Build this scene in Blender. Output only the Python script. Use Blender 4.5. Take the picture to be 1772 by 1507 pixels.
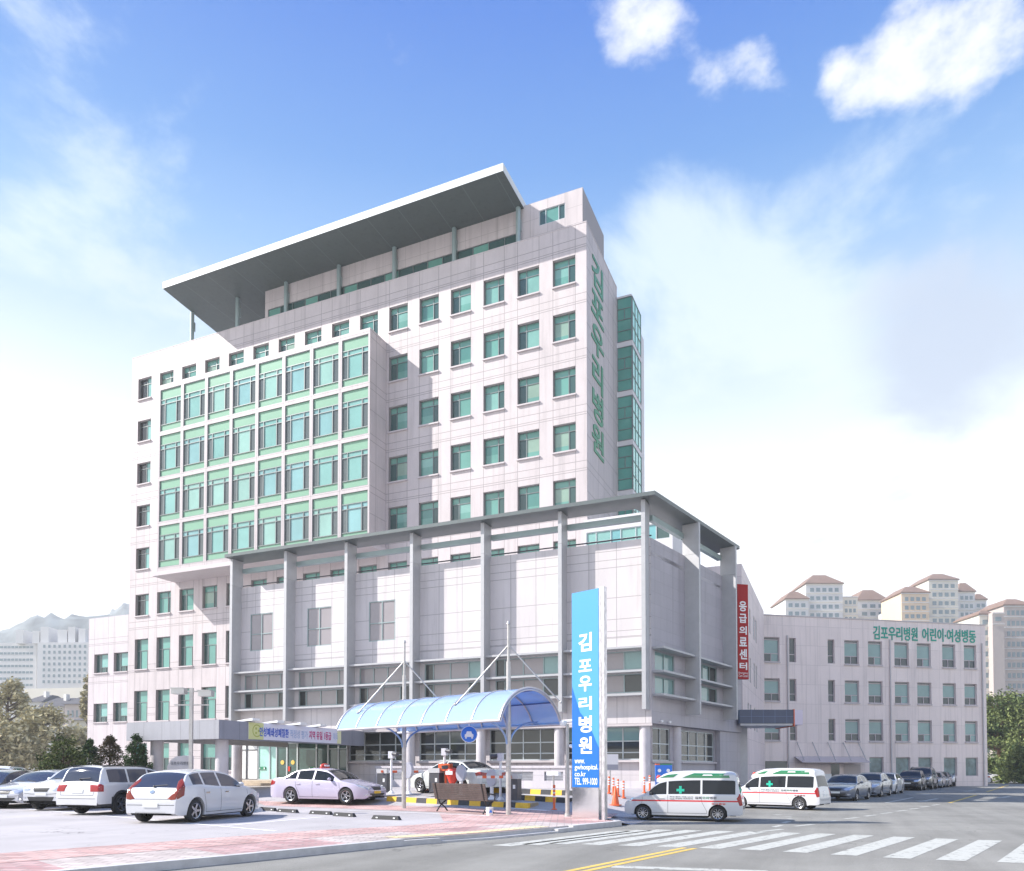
import bpy, bmesh, math, random
from math import sin, cos, tan, pi, radians, sqrt, atan2
from mathutils import Vector, Matrix
from mathutils.bvhtree import BVHTree
for o in list(bpy.data.objects): bpy.data.objects.remove(o)
scn = bpy.context.scene
COL = scn.collection
R = random.Random(7)

# ------------------------------------------------------------------ camera
CF, CCY, YAW, PIT, HC = 1300.7, 1296.3, radians(-23.4), radians(1.56), 1.5
cd = bpy.data.cameras.new('camera'); cam = bpy.data.objects.new('camera', cd); COL.objects.link(cam)
cam.location = (0, 0, HC)
cam.rotation_euler = (pi/2 + PIT, 0, -YAW)
cd.sensor_fit = 'HORIZONTAL'; cd.sensor_width = 36
cd.lens = 36*CF/1772
cd.shift_x = 0; cd.shift_y = (CCY - 1507/2)/1772
cd.clip_start = 0.1; cd.clip_end = 6000
scn.camera = cam
FW = Vector((sin(YAW)*cos(PIT), cos(YAW)*cos(PIT), sin(PIT))); RT = Vector((cos(YAW), -sin(YAW), 0)); UPV = RT.cross(FW)
def ray(px, py): return FW + RT*((px-886)/CF) - UPV*((py-CCY)/CF)

# ------------------------------------------------------------------ world + sun
SUN = Vector((-2.1, -1.12, 1.9)).normalized()      # towards the sun
el = math.asin(SUN.z); az = atan2(SUN.x, SUN.y)
w = bpy.data.worlds.new('World'); scn.world = w; w.use_nodes = True
nt = w.node_tree; nt.nodes.clear()
def N(nt, t, **k):
    n = nt.nodes.new(t)
    for a, b in k.items(): setattr(n, a, b)
    return n
def mth(nt, op, a, b=None, clamp=False, c=None):
    n = nt.nodes.new('ShaderNodeMath'); n.operation = op; n.use_clamp = clamp
    for i, v in enumerate((a, b, c)):
        if v is None: continue
        if isinstance(v, (int, float)): n.inputs[i].default_value = v
        else: nt.links.new(v, n.inputs[i])
    return n.outputs[0]
def mixc(nt, f, a, b, bt='MIX'):
    n = nt.nodes.new('ShaderNodeMix'); n.data_type = 'RGBA'; n.blend_type = bt
    for i, v in ((0, f), (6, a), (7, b)):
        if isinstance(v, (int, float)): n.inputs[i].default_value = v
        elif isinstance(v, tuple): n.inputs[i].default_value = (*v, 1) if len(v) == 3 else v
        else: nt.links.new(v, n.inputs[i])
    return n.outputs[2]
sky = N(nt, 'ShaderNodeTexSky', sky_type='NISHITA', sun_disc=False)
sky.sun_elevation = el; sky.sun_rotation = az; sky.air_density = 1.0; sky.dust_density = 0.6; sky.ozone_density = 3.0
tc = N(nt, 'ShaderNodeTexCoord'); sx = N(nt, 'ShaderNodeSeparateXYZ')
nrm = N(nt, 'ShaderNodeVectorMath', operation='NORMALIZE'); nt.links.new(tc.outputs['Generated'], nrm.inputs[0])
nt.links.new(nrm.outputs[0], sx.inputs[0]); DZ = sx.outputs[2]
def mrange(nt, v, a, b, c=0., d=1., sm=True):
    n = N(nt, 'ShaderNodeMapRange'); n.interpolation_type = 'SMOOTHSTEP' if sm else 'LINEAR'
    nt.links.new(v, n.inputs[0])
    for i, x in enumerate((a, b, c, d)): n.inputs[i+1].default_value = x
    return n.outputs[0]
noi = N(nt, 'ShaderNodeTexNoise'); noi.inputs['Scale'].default_value = 8; noi.inputs['Detail'].default_value = 9; noi.inputs['Roughness'].default_value = .58
mp = N(nt, 'ShaderNodeMapping'); mp.inputs['Scale'].default_value = (1, 1, 1.7); nt.links.new(nrm.outputs[0], mp.inputs[0]); nt.links.new(mp.outputs[0], noi.inputs['Vector'])
nz = noi.outputs['Fac']
def blob(px, py, rad, amt):
    d = ray(px, py).normalized()
    n = N(nt, 'ShaderNodeVectorMath', operation='DISTANCE'); nt.links.new(nrm.outputs[0], n.inputs[0]); n.inputs[1].default_value = d
    return mrange(nt, n.outputs['Value'], rad, 0, 0, amt)
def addall(l):
    s = l[0]
    for x in l[1:]: s = mth(nt, 'ADD', s, x)
    return s
cum = addall([blob(1130, 10, .09, .75), blob(1030, -10, .10, .55), blob(1190, 50, .05, .4), blob(1100, 75, .05, .4), blob(1265, 120, .06, .62), blob(1215, 130, .04, .4), blob(1320, 85, .04, .35), blob(1500, 115, .075, .66), blob(1430, 105, .035, .4), blob(1600, 95, .085, .55), blob(1700, 50, .09, .55), blob(1760, 20, .07, .4), blob(1450, 188, .04, .5), blob(1345, 150, .035, .42), blob(90, 560, .05, .3)])
nn1 = mth(nt, 'SUBTRACT', nz, .5)
noi2 = N(nt, 'ShaderNodeTexNoise'); noi2.inputs['Scale'].default_value = 3.2; noi2.inputs['Detail'].default_value = 10; noi2.inputs['Roughness'].default_value = .6; noi2.inputs['Distortion'].default_value = .3
nt.links.new(mp.outputs[0], noi2.inputs['Vector']); nn2 = mth(nt, 'SUBTRACT', noi2.outputs['Fac'], .5)
cfac = mrange(nt, mth(nt, 'ADD', mth(nt, 'MULTIPLY', nn1, 3.6), mth(nt, 'MULTIPLY', cum, 1.35)), .60, 1.45, 0, .9)
veil = addall([blob(1180, 470, .18, .55), blob(1100, 400, .10, .35), blob(1400, 430, .26, .5), blob(1650, 480, .24, .5), blob(1450, 600, .14, .5), blob(70, 330, .11, .42), blob(450, 380, .2, .15), blob(1330, 540, .10, .45)])
vfac = mrange(nt, mth(nt, 'ADD', mth(nt, 'MULTIPLY', nn2, 3.6), veil), .15, .95, 0, .75)
gry = mrange(nt, mth(nt, 'ADD', mth(nt, 'MULTIPLY', nn2, 3.2), addall([blob(1600, 590, .17, 1.05), blob(1740, 560, .15, .7), blob(1650, 660, .10, .4), blob(1530, 460, .12, .5)])), .25, 1.2, 0, .85)
SS = .115
ramp = N(nt, 'ShaderNodeValToRGB'); nt.links.new(DZ, ramp.inputs[0]); cr_ = ramp.color_ramp
st = [(.30, (.80, .80, .80)), (.40, (.56, .62, .66)), (.48, (.35, .45, .57)), (.56, (.17, .31, .53)), (.63, (.078, .205, .47)), (.72, (.028, .125, .435))]
cr_.elements[0].position = st[0][0]; cr_.elements[0].color = (*st[0][1], 1); cr_.elements[1].position = st[-1][0]; cr_.elements[1].color = (*st[-1][1], 1)
for p_, c_ in st[1:-1]: e_ = cr_.elements.new(p_); e_.color = (*c_, 1)
rs = N(nt, 'ShaderNodeVectorMath', operation='SCALE'); nt.links.new(ramp.outputs[0], rs.inputs[0]); rs.inputs['Scale'].default_value = 1/SS
c1 = mixc(nt, .88, sky.outputs[0], rs.outputs[0])
c1 = mixc(nt, vfac, c1, (.50/SS, .565/SS, .60/SS))
c1 = mixc(nt, cfac, c1, (.60/SS, .61/SS, .63/SS))
c1 = mixc(nt, gry, c1, (.34/SS, .39/SS, .48/SS))
bg = N(nt, 'ShaderNodeBackground'); bg.inputs['Strength'].default_value = SS
nt.links.new(c1, bg.inputs[0]); out = N(nt, 'ShaderNodeOutputWorld'); nt.links.new(bg.outputs[0], out.inputs[0])
sl = bpy.data.lights.new('sun', 'SUN'); sl.energy = 4.6; sl.angle = radians(.5); sl.color = (1, .955, .9)
so = bpy.data.objects.new('sun', sl); COL.objects.link(so); so.rotation_euler = SUN.to_track_quat('Z', 'Y').to_euler()
so.location = (-40, -30, 80)
scn.view_settings.view_transform = 'Standard'; scn.view_settings.look = 'None'; scn.view_settings.gamma = 1
scn.view_settings.exposure = 0.93
scn.view_settings.use_curve_mapping = False
scn.render.engine = 'CYCLES'
scn.cycles.max_bounces = 6; scn.cycles.transparent_max_bounces = 12; scn.cycles.volume_bounces = 0

# ------------------------------------------------------------------ materials
MATS = {}
def mat(name, col, rough=.6, metal=0, spec=.5, var=0, vscale=1.5, bump=0, bscale=20, coat=0, emit=None, alpha=None, stretch=None):
    if name in MATS: return MATS[name]
    m = bpy.data.materials.new(name); m.use_nodes = True; t = m.node_tree; b = t.nodes['Principled BSDF']
    b.inputs['Base Color'].default_value = (*col, 1); b.inputs['Roughness'].default_value = rough; b.inputs['Metallic'].default_value = metal
    b.inputs['Specular IOR Level'].default_value = spec; b.inputs['Coat Weight'].default_value = coat; b.inputs['Coat Roughness'].default_value = .05
    g = N(t, 'ShaderNodeNewGeometry')
    if var:
        n = N(t, 'ShaderNodeTexNoise'); n.inputs['Scale'].default_value = vscale; n.inputs['Detail'].default_value = 6; n.inputs['Roughness'].default_value = .65
        src = g.outputs['Position']
        if stretch:
            mm = N(t, 'ShaderNodeMapping'); mm.inputs['Scale'].default_value = stretch; t.links.new(src, mm.inputs[0]); src = mm.outputs[0]
        t.links.new(src, n.inputs['Vector'])
        f = mrange(t, n.outputs['Fac'], .25, .75, 1-var, 1+var)
        c = N(t, 'ShaderNodeVectorMath', operation='SCALE'); c.inputs[0].default_value = col; t.links.new(f, c.inputs['Scale'])
        t.links.new(c.outputs[0], b.inputs['Base Color'])
    if bump:
        n = N(t, 'ShaderNodeTexNoise'); n.inputs['Scale'].default_value = bscale; n.inputs['Detail'].default_value = 4
        t.links.new(g.outputs['Position'], n.inputs['Vector'])
        bp = N(t, 'ShaderNodeBump'); bp.inputs['Strength'].default_value = bump; bp.inputs['Distance'].default_value = .02
        t.links.new(n.outputs['Fac'], bp.inputs['Height']); t.links.new(bp.outputs[0], b.inputs['Normal'])
    if emit: b.inputs['Emission Color'].default_value = (*emit, 1); b.inputs['Emission Strength'].default_value = 1
    if alpha is not None: b.inputs['Alpha'].default_value = alpha
    MATS[name] = m; return m
def panel(name, col, dirv, s0, vlines, zlines, lw=.042, rough=.55, var=.09, dark=.55):
    """stone/metal cladding with open joints. dirv: horizontal unit direction; vlines: (offset, period); zlines: (offset, period)"""
    if name in MATS: return MATS[name]
    m = bpy.data.materials.new(name); m.use_nodes = True; t = m.node_tree; b = t.nodes['Principled BSDF']
    b.inputs['Roughness'].default_value = rough
    g = N(t, 'ShaderNodeNewGeometry'); dt = N(t, 'ShaderNodeVectorMath', operation='DOT_PRODUCT'); t.links.new(g.outputs['Position'], dt.inputs[0]); dt.inputs[1].default_value = (*dirv, 0)
    s = dt.outputs['Value']; sp = N(t, 'ShaderNodeSeparateXYZ'); t.links.new(g.outputs['Position'], sp.inputs[0]); z = sp.outputs[2]
    acc = None
    for src, lst in ((s, vlines), (z, zlines)):
        for off, per in lst:
            q = mth(t, 'DIVIDE', mth(t, 'SUBTRACT', src, off - lw/2), per); q = mth(t, 'FRACT', q)
            q = mth(t, 'LESS_THAN', q, lw/per)
            acc = q if acc is None else mth(t, 'MAXIMUM', acc, q)
    n = N(t, 'ShaderNodeTexNoise'); n.inputs['Scale'].default_value = .9; n.inputs['Detail'].default_value = 7; n.inputs['Roughness'].default_value = .7
    mm = N(t, 'ShaderNodeMapping'); mm.inputs['Scale'].default_value = (1, 1, .35); t.links.new(g.outputs['Position'], mm.inputs[0]); t.links.new(mm.outputs[0], n.inputs['Vector'])
    n2 = N(t, 'ShaderNodeTexNoise'); n2.inputs['Scale'].default_value = 30; n2.inputs['Detail'].default_value = 3; t.links.new(g.outputs['Position'], n2.inputs['Vector'])
    f = mth(t, 'ADD', mrange(t, n.outputs['Fac'], .25, .75, 1-var, 1+var*.7), mrange(t, n2.outputs['Fac'], .2, .8, -var*.5, var*.5))
    c = N(t, 'ShaderNodeVectorMath', operation='SCALE'); c.inputs[0].default_value = col; t.links.new(f, c.inputs['Scale'])
    wn = N(t, 'ShaderNodeTexWhiteNoise', noise_dimensions='2D'); cb = N(t, 'ShaderNodeCombineXYZ')
    t.links.new(mth(t, 'FLOOR', mth(t, 'DIVIDE', mth(t, 'SUBTRACT', s, vlines[0][0]), vlines[0][1])), cb.inputs[0]); t.links.new(mth(t, 'FLOOR', mth(t, 'DIVIDE', mth(t, 'SUBTRACT', z, zlines[0][0]), zlines[0][1])), cb.inputs[1]); t.links.new(cb.outputs[0], wn.inputs['Vector'])
    n3 = N(t, 'ShaderNodeTexNoise'); n3.inputs['Scale'].default_value = 1.; n3.inputs['Detail'].default_value = 5; m3 = N(t, 'ShaderNodeMapping'); m3.inputs['Scale'].default_value = (3.2, 3.2, .12); t.links.new(g.outputs['Position'], m3.inputs[0]); t.links.new(m3.outputs[0], n3.inputs['Vector'])
    f = mth(t, 'ADD', f, mrange(t, wn.outputs['Value'], 0, 1, -.035, .035, False)); f = mth(t, 'SUBTRACT', f, mrange(t, n3.outputs['Fac'], .50, .75, 0, .16)); t.links.new(f, c.inputs['Scale'])
    cc = mixc(t, acc, c.outputs[0], (col[0]*dark, col[1]*dark, col[2]*dark)); t.links.new(cc, b.inputs['Base Color'])
    bp = N(t, 'ShaderNodeBump'); bp.inputs['Strength'].default_value = .5; bp.inputs['Distance'].default_value = .01
    t.links.new(mth(t, 'SUBTRACT', 1, acc), bp.inputs['Height']); t.links.new(bp.outputs[0], b.inputs['Normal'])
    MATS[name] = m; return m
PINK = (.53, .475, .475)
P, WW, XR0, ZS9 = 2.62, 1.61, -15.86, 34.35
M = {}
M['tower'] = panel('tower_granite', PINK, (1, 0), 0, [(XR0, P), (XR0-WW, P)], [(ZS9-.85, 3.8), (ZS9-1.35, 3.8), (ZS9+2.3, 3.8)])
M['towerside'] = panel('tower_side_granite', PINK, (0, 1), 0, [(47.4, 1.31)], [(ZS9-.85, 3.8), (ZS9-1.35, 3.8), (ZS9+.9, 3.8)])
M['bayframe'] = panel('bay_frame_stone', (.47, .42, .425), (1, 0), 0, [(-30.82, 2.62)], [(33.4, 3.8)], lw=.03)
M['podium'] = panel('podium_panels', (.60, .56, .565), (1, 0), 0, [(-8.7, 1.46)], [(3.8, 4.4), (12.15, 30), (11.75, 30), (10.2, 30), (9.1, 30), (8.5, 30), (8.15, 30)], lw=.03, var=.07)
A14 = radians(13.7); SD = (sin(A14), cos(A14))
M['podside'] = panel('podium_side_panels_shaded', (.40, .375, .405), SD, 0, [(0, 1.2)], [(3.8, .6)], lw=.012, var=.05, dark=.75)  # darker copy of the podium cladding, side-face shade put into the colour
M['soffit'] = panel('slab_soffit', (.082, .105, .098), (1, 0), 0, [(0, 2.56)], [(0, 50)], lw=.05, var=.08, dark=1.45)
M['fascia'] = panel('slab_fascia', (.66, .68, .68), (1, 0), 0, [(0, 4.1)], [(0, 50)], lw=.03, var=.03)
M['white'] = mat('white_panel', (.62, .60, .61), .5, var=.03)
M['metalgrey'] = mat('grey_metal_cladding', (.46, .46, .49), .45, metal=.2, var=.06, vscale=3)
M['roofmetal'] = mat('roof_blade_metal', (.13, .15, .15), .4, metal=.3, var=.06)
M['tealsteel'] = mat('teal_painted_steel', (.30, .38, .38), .4, metal=.2, var=.05)
M['finm'] = mat('fin_metal', (.44, .44, .45), .45, metal=.15, var=.05, vscale=3)
M['frame'] = mat('window_frame_grey', (.20, .22, .22), .4, metal=.4)
M['framel'] = mat('window_frame_light', (.48, .52, .53), .4, metal=.3)
M['sill'] = mat('stone_sill', (.52, .47, .475), .6, var=.05)
def glass(name, col, rough=.06, metal=.0, spec=.8, var=.16, vs=.22):
    m = mat(name, col, rough, metal, spec, var=var, vscale=vs); return m
M['gl'] = glass('glass_blind_teal', (.13, .31, .26))
M['gd'] = glass('glass_dark', (.045, .095, .09))
M['gbay'] = glass('bay_glass_pale', (.21, .42, .38), var=.12)
M['gbayd'] = glass('bay_glass_dark', (.10, .12, .12))
M['spandrel'] = glass('green_spandrel', (.22, .40, .28), rough=.25, metal=0, spec=.5, var=.05)
M['gpod'] = glass('podium_glass_mauve', (.30, .27, .28), rough=.08, var=.1)
M['gpodd'] = glass('podium_glass_dark', (.035, .04, .04), rough=.04, var=.3)
M['gpodt'] = glass('podium_glass_teal', (.20, .33, .32), rough=.05, var=.2)
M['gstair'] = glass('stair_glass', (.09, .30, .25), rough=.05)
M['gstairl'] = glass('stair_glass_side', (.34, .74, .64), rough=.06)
M['gl2'] = glass('glass_blind_pale', (.19, .38, .33)); M['gl3'] = glass('glass_teal_deep', (.08, .23, .20)); M['gl4'] = glass('glass_cream_blind', (.24, .35, .28))
M['recessdark'] = mat('recess_shade_pane', (.015, .018, .02), .05, spec=1)  # near-black pane, recess shade painted into the leftmost window column
M['gteal'] = glass('bright_teal_glass', (.16, .40, .42), rough=.05)
M['gward'] = glass('ward_glass', (.20, .33, .32), rough=.08)
M['gwardd'] = glass('ward_glass_dark', (.05, .07, .075), rough=.05)
M['conc'] = mat('concrete_column', (.52, .49, .51), .7, var=.08, vscale=2, bump=.15)
M['green'] = mat('green_letters', (.03, .23, .115), .4)
M['tealtext'] = mat('teal_letters', (.0, .30, .22), .4)
M['whitep'] = mat('white_paint', (.80, .80, .80), .4)
M['steel'] = mat('stainless_steel', (.62, .60, .60), .22, metal=.9, var=.1, vscale=6)
M['galv'] = mat('galvanised_steel', (.50, .48, .46), .45, metal=.6, var=.12, vscale=8)
M['black'] = mat('black_rubber', (.025, .025, .027), .7)
M['dark'] = mat('dark_grey', (.07, .07, .08), .5)
M['red'] = mat('red_plastic', (.62, .05, .03), .4)
M['orange'] = mat('orange_plastic', (.75, .13, .04), .45)
M['yellow'] = mat('yellow_paint', (.80, .48, .04), .6, var=.12, vscale=5)
M['blackp'] = mat('black_paint', (.04, .04, .045), .6, var=.2, vscale=5)
M['blue'] = mat('blue_sign', (.02, .16, .62), .35)
M['ink'] = mat('dark_ink', (.05, .06, .09), .5)

# ------------------------------------------------------------------ mesh helpers
def W(o):
    v = Vector((0, 0, 0))
    while o: v += o.location; o = o.parent
    return v
def tag(o, label=None, cat=None, group=None, kind=None):
    if label: o['label'] = label
    if cat: o['category'] = cat
    if group: o['group'] = group
    if kind: o['kind'] = kind
    return o
def empty(name, loc, label, cat, group=None, az=0, s=1):
    o = bpy.data.objects.new(name, None); COL.objects.link(o); o.location = loc; o.rotation_euler = (0, 0, -az); o.scale = (s, s, s)
    o.empty_display_size = .3
    return tag(o, label, cat, group)
def link(name, me, parent=None, loc=(0, 0, 0), rz=0):
    o = bpy.data.objects.new(name, me); COL.objects.link(o); o.parent = parent; o.location = loc
    if rz: o.rotation_euler = (0, 0, rz)
    return o
class MB:
    def __init__(s): s.v = []; s.f = []; s.m = []; s.mi = 0
    def add(s, vs, fs):
        n = len(s.v); s.v += [tuple(x) for x in vs]; s.f += [tuple(i+n for i in q) for q in fs]; s.m += [s.mi]*len(fs); return s
    def quad(s, *p): return s.add(p, [tuple(range(len(p)))])
    def box(s, x0, x1, y0, y1, z0, z1):
        return s.obox((0, 0), (1, 0), x0, x1, y0, y1, z0, z1)
    def obox(s, o, d, s0, s1, t0, t1, z0, z1):
        """box in frame o + s*d + t*inward (inward = (-dy,dx))"""
        vs = []
        for z in (z0, z1):
            for a, b in ((s0, t0), (s1, t0), (s1, t1), (s0, t1)):
                vs.append((o[0]+a*d[0]-b*d[1], o[1]+a*d[1]+b*d[0], z))
        return s.add(vs, [(3, 2, 1, 0), (4, 5, 6, 7), (0, 1, 5, 4), (1, 2, 6, 5), (2, 3, 7, 6), (3, 0, 4, 7)])
    def prism(s, pts, z0, z1):
        n = len(pts)
        return s.add([(x, y, z0) for x, y in pts]+[(x, y, z1) for x, y in pts], [tuple(range(n-1, -1, -1)), tuple(range(n, 2*n))]+[(i, (i+1) % n, n+(i+1) % n, n+i) for i in range(n)])
    def cyl(s, a, b, r, r2=None, n=14, cap=True):
        r2 = r if r2 is None else r2; a = Vector(a); b = Vector(b); d = (b-a).normalized()
        u = d.orthogonal().normalized(); v = d.cross(u); vs = []
        for c, q in ((a, r), (b, r2)):
            for i in range(n): t = 2*pi*i/n; vs.append(c+u*cos(t)*q+v*sin(t)*q)
        fs = [(i, (i+1) % n, n+(i+1) % n, n+i) for i in range(n)]
        if cap: fs += [tuple(range(n-1, -1, -1)), tuple(range(n, 2*n))]
        return s.add(vs, fs)
    def tube(s, pts, r, n=8):
        for a, b in zip(pts, pts[1:]): s.cyl(a, b, r, n=n)
        return s
    def lathe(s, prof, c=(0, 0, 0), n=20):
        vs = []
        for r, z in prof:
            for i in range(n): t = 2*pi*i/n; vs.append((c[0]+r*cos(t), c[1]+r*sin(t), c[2]+z))
        fs = [(k*n+i, k*n+(i+1) % n, (k+1)*n+(i+1) % n, (k+1)*n+i) for k in range(len(prof)-1) for i in range(n)]
        fs += [tuple(range(n-1, -1, -1)), tuple(range((len(prof)-1)*n, len(prof)*n))]
        return s.add(vs, fs)
    def mesh(s, name, mats, smooth=False, off=None):
        me = bpy.data.meshes.new(name); vs = s.v
        if off is not None: vs = [(x-off[0], y-off[1], z-off[2]) for x, y, z in vs]
        me.from_pydata(vs, [], s.f)
        if not isinstance(mats, (list, tuple)): mats = [mats]
        for m in mats: me.materials.append(m)
        if len(mats) > 1: me.polygons.foreach_set('material_index', s.m)
        me.update()
        bm = bmesh.new(); bm.from_mesh(me); bmesh.ops.recalc_face_normals(bm, faces=bm.faces); bm.to_mesh(me); bm.free()
        if smooth:
            me.polygons.foreach_set('use_smooth', [True]*len(me.polygons))
            me.set_sharp_from_angle(angle=radians(smooth if smooth is not True else 40))
        return me
    def build(s, name, mats, parent=None, smooth=False):
        """vertices given in world coordinates"""
        return link(name, s.mesh(name, mats, smooth, W(parent) if parent else None), parent)
    def local(s, name, mats, parent=None, smooth=False, loc=(0, 0, 0), rz=0):
        return link(name, s.mesh(name, mats, smooth), parent, loc, rz)
def pt(o, d, s_, t, z): return (o[0]+s_*d[0]-t*d[1], o[1]+s_*d[1]+t*d[0], z)
def wall(mb, o, d, L, z0, z1, holes=(), depth=.3):
    """wall sheet with openings and reveals; openings (s0,s1,z0,z1)"""
    ss = sorted({0, L, *[h[0] for h in holes], *[h[1] for h in holes]}); zs = sorted({z0, z1, *[h[2] for h in holes], *[h[3] for h in holes]})
    ss = [x for x in ss if 0 <= x <= L]; zs = [x for x in zs if z0 <= x <= z1]
    idx = {}
    def V(i, j):
        if (i, j) not in idx: idx[(i, j)] = len(mb.v); mb.v.append(pt(o, d, ss[i], 0, zs[j]))
        return idx[(i, j)]
    for i in range(len(ss)-1):
        for j in range(len(zs)-1):
            cx = (ss[i]+ss[i+1])/2; cz = (zs[j]+zs[j+1])/2
            if any(h[0] < cx < h[1] and h[2] < cz < h[3] for h in holes): continue
            mb.f.append((V(i, j), V(i+1, j), V(i+1, j+1), V(i, j+1))); mb.m.append(mb.mi)
    for a, b, c, e in holes:
        q = lambda s_, t, z: pt(o, d, s_, t, z)
        mb.quad(q(a, 0, c), q(a, depth, c), q(a, depth, e), q(a, 0, e)); mb.quad(q(b, 0, c), q(b, 0, e), q(b, depth, e), q(b, depth, c))
        mb.quad(q(a, 0, e), q(a, depth, e), q(b, depth, e), q(b, 0, e)); mb.quad(q(a, 0, c), q(b, 0, c), q(b, depth, c), q(a, depth, c))
TXT = {}
def text(s, size, mat_, depth=.03, bold=0, space=1, line=1, align='LEFT', name='lettering', sx=1):
    cu = bpy.data.curves.new('t', 'FONT'); cu.body = s; cu.size = size; cu.extrude = depth/2; cu.offset = bold; cu.space_character = space; cu.space_line = line; cu.align_x = align
    cu.resolution_u = 3
    ob = bpy.data.objects.new('t', cu); COL.objects.link(ob); bpy.context.view_layer.update()
    me = bpy.data.meshes.new_from_object(ob.evaluated_get(bpy.context.evaluated_depsgraph_get()))
    bpy.data.objects.remove(ob); bpy.data.curves.remove(cu)
    for v in me.vertices: x, y, z = v.co; v.co = (x*sx, -z, y)
    me.name = name; me.materials.clear(); me.materials.append(mat_); return me
def put_text(parent, s, size, mat_, o, d, s_, t, z, name='lettering', center=False, **k):
    me = text(s, size, mat_, name=name, **k)
    if center:
        xs = [v.co.x for v in me.vertices]; zs = [v.co.z for v in me.vertices]
        if xs:
            cx = (min(xs)+max(xs))/2; cz = (min(zs)+max(zs))/2
            for v in me.vertices: v.co.x -= cx; v.co.z -= cz
    p = pt(o, d, s_, t, z); w0 = W(parent) if parent else Vector((0, 0, 0))
    return link(name, me, parent, Vector(p)-w0, atan2(d[1], d[0]))

# ------------------------------------------------------------------ terrain
def S(t): t = max(0, min(1, t)); return t*t*(3-2*t)
def gh(x, y):
    h = .57*S((y-24.6)/5.4)*(1-S((y-60)/10))
    e = -5.6+max(0, y-29)*.2
    if y > 21: h = -.13+(h+.13)*S((e-x)/3.6) if x < e else -.13
    return h
def gnd(px, py, road=False):
    r = ray(px, py); t = 5
    while t < 400:
        x, y, z = r.x*t, r.y*t, HC+r.z*t
        if z <= (-.13 if road else gh(x, y)): break
        t += .02
    return Vector((x, y, z))
def atd(px, d): r = ray(px, 1331.5); return Vector((r.x*d, r.y*d, 0))

def ground_mat(name, col, var, patch, fine, rough=.9):
    m = bpy.data.materials.new(name); m.use_nodes = True; t = m.node_tree; b = t.nodes['Principled BSDF']; b.inputs['Roughness'].default_value = rough
    b.inputs['Specular IOR Level'].default_value = .3
    g = N(t, 'ShaderNodeNewGeometry')
    def no(sc, det, st=None, ro=.6):
        n = N(t, 'ShaderNodeTexNoise'); n.inputs['Scale'].default_value = sc; n.inputs['Detail'].default_value = det; n.inputs['Roughness'].default_value = ro
        if st:
            mm = N(t, 'ShaderNodeMapping'); mm.inputs['Scale'].default_value = st; mm.inputs['Rotation'].default_value = (0, 0, -A14); t.links.new(g.outputs['Position'], mm.inputs[0]); t.links.new(mm.outputs[0], n.inputs['Vector'])
        else: t.links.new(g.outputs['Position'], n.inputs['Vector'])
        return n.outputs['Fac']
    f = mth(t, 'ADD', mrange(t, no(.35, 6), .3, .7, 1-patch, 1+patch), mrange(t, no(60, 2), .25, .75, -fine, fine))
    f = mth(t, 'ADD', f, mrange(t, no(.5, 5, (1.6, .08, 1)), .35, .7, var, -var))
    cr = N(t, 'ShaderNodeTexVoronoi', feature='DISTANCE_TO_EDGE'); cr.inputs['Scale'].default_value = .22
    mm = N(t, 'ShaderNodeVectorMath', operation='ADD'); t.links.new(g.outputs['Position'], mm.inputs[0]); nn = N(t, 'ShaderNodeTexNoise'); nn.inputs['Scale'].default_value = .9; nn.inputs['Detail'].default_value = 5; t.links.new(g.outputs['Position'], nn.inputs['Vector'])
    sc = N(t, 'ShaderNodeVectorMath', operation='SCALE'); sc.inputs['Scale'].default_value = 3.; t.links.new(nn.outputs['Color'], sc.inputs[0]); t.links.new(sc.outputs[0], mm.inputs[1]); t.links.new(mm.outputs[0], cr.inputs['Vector'])
    crk = mth(t, 'MULTIPLY', mrange(t, cr.outputs['Distance'], .007, .0, 0, .6), mrange(t, no(.25, 2), .45, .6))
    f = mth(t, 'SUBTRACT', f, crk)
    c = N(t, 'ShaderNodeVectorMath', operation='SCALE'); c.inputs[0].default_value = col; t.links.new(f, c.inputs['Scale']); t.links.new(c.outputs[0], b.inputs['Base Color'])
    bp = N(t, 'ShaderNodeBump'); bp.inputs['Strength'].default_value = .35; bp.inputs['Distance'].default_value = .01; t.links.new(no(90, 3), bp.inputs['Height']); t.links.new(bp.outputs[0], b.inputs['Normal'])
    return m
m_road = ground_mat('asphalt_road', (.225, .218, .198), .13, .13, .2)
m_lot = ground_mat('asphalt_lot', (.42, .395, .395), .06, .10, .16)
m_land = mat('far_ground', (.20, .19, .14), .95, var=.3, vscale=.05)
mb = MB(); mb.quad((-759, -59, -.3), (419, -59, -.3), (419, 799, -.3), (-759, 799, -.3)); tag(mb.build('ground', m_land), kind='structure')
# main road and the street that follows the hospital side
mb = MB(); mb.quad((-60, -30, -.13), (60, -30, -.13), (60, 400, -.13), (-60, 400, -.13)); tag(mb.build('road', m_road), kind='structure')
CURB = [(-30, -40), (-12.6, 1.2), (-10.45, 7.66), (-9.66, 10.06), (-8.53, 13.89), (-7.45, 15.9), (-6.62, 18.3), (-6.3, 19.6), (-5.9, 20.8), (-5.75, 21.3)]
def curb_x(y):
    for (xa, ya), (xb, yb) in zip(CURB, CURB[1:]):
        if ya <= y <= yb: return xa+(xb-xa)*(y-ya)/(yb-ya)
    return None
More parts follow.
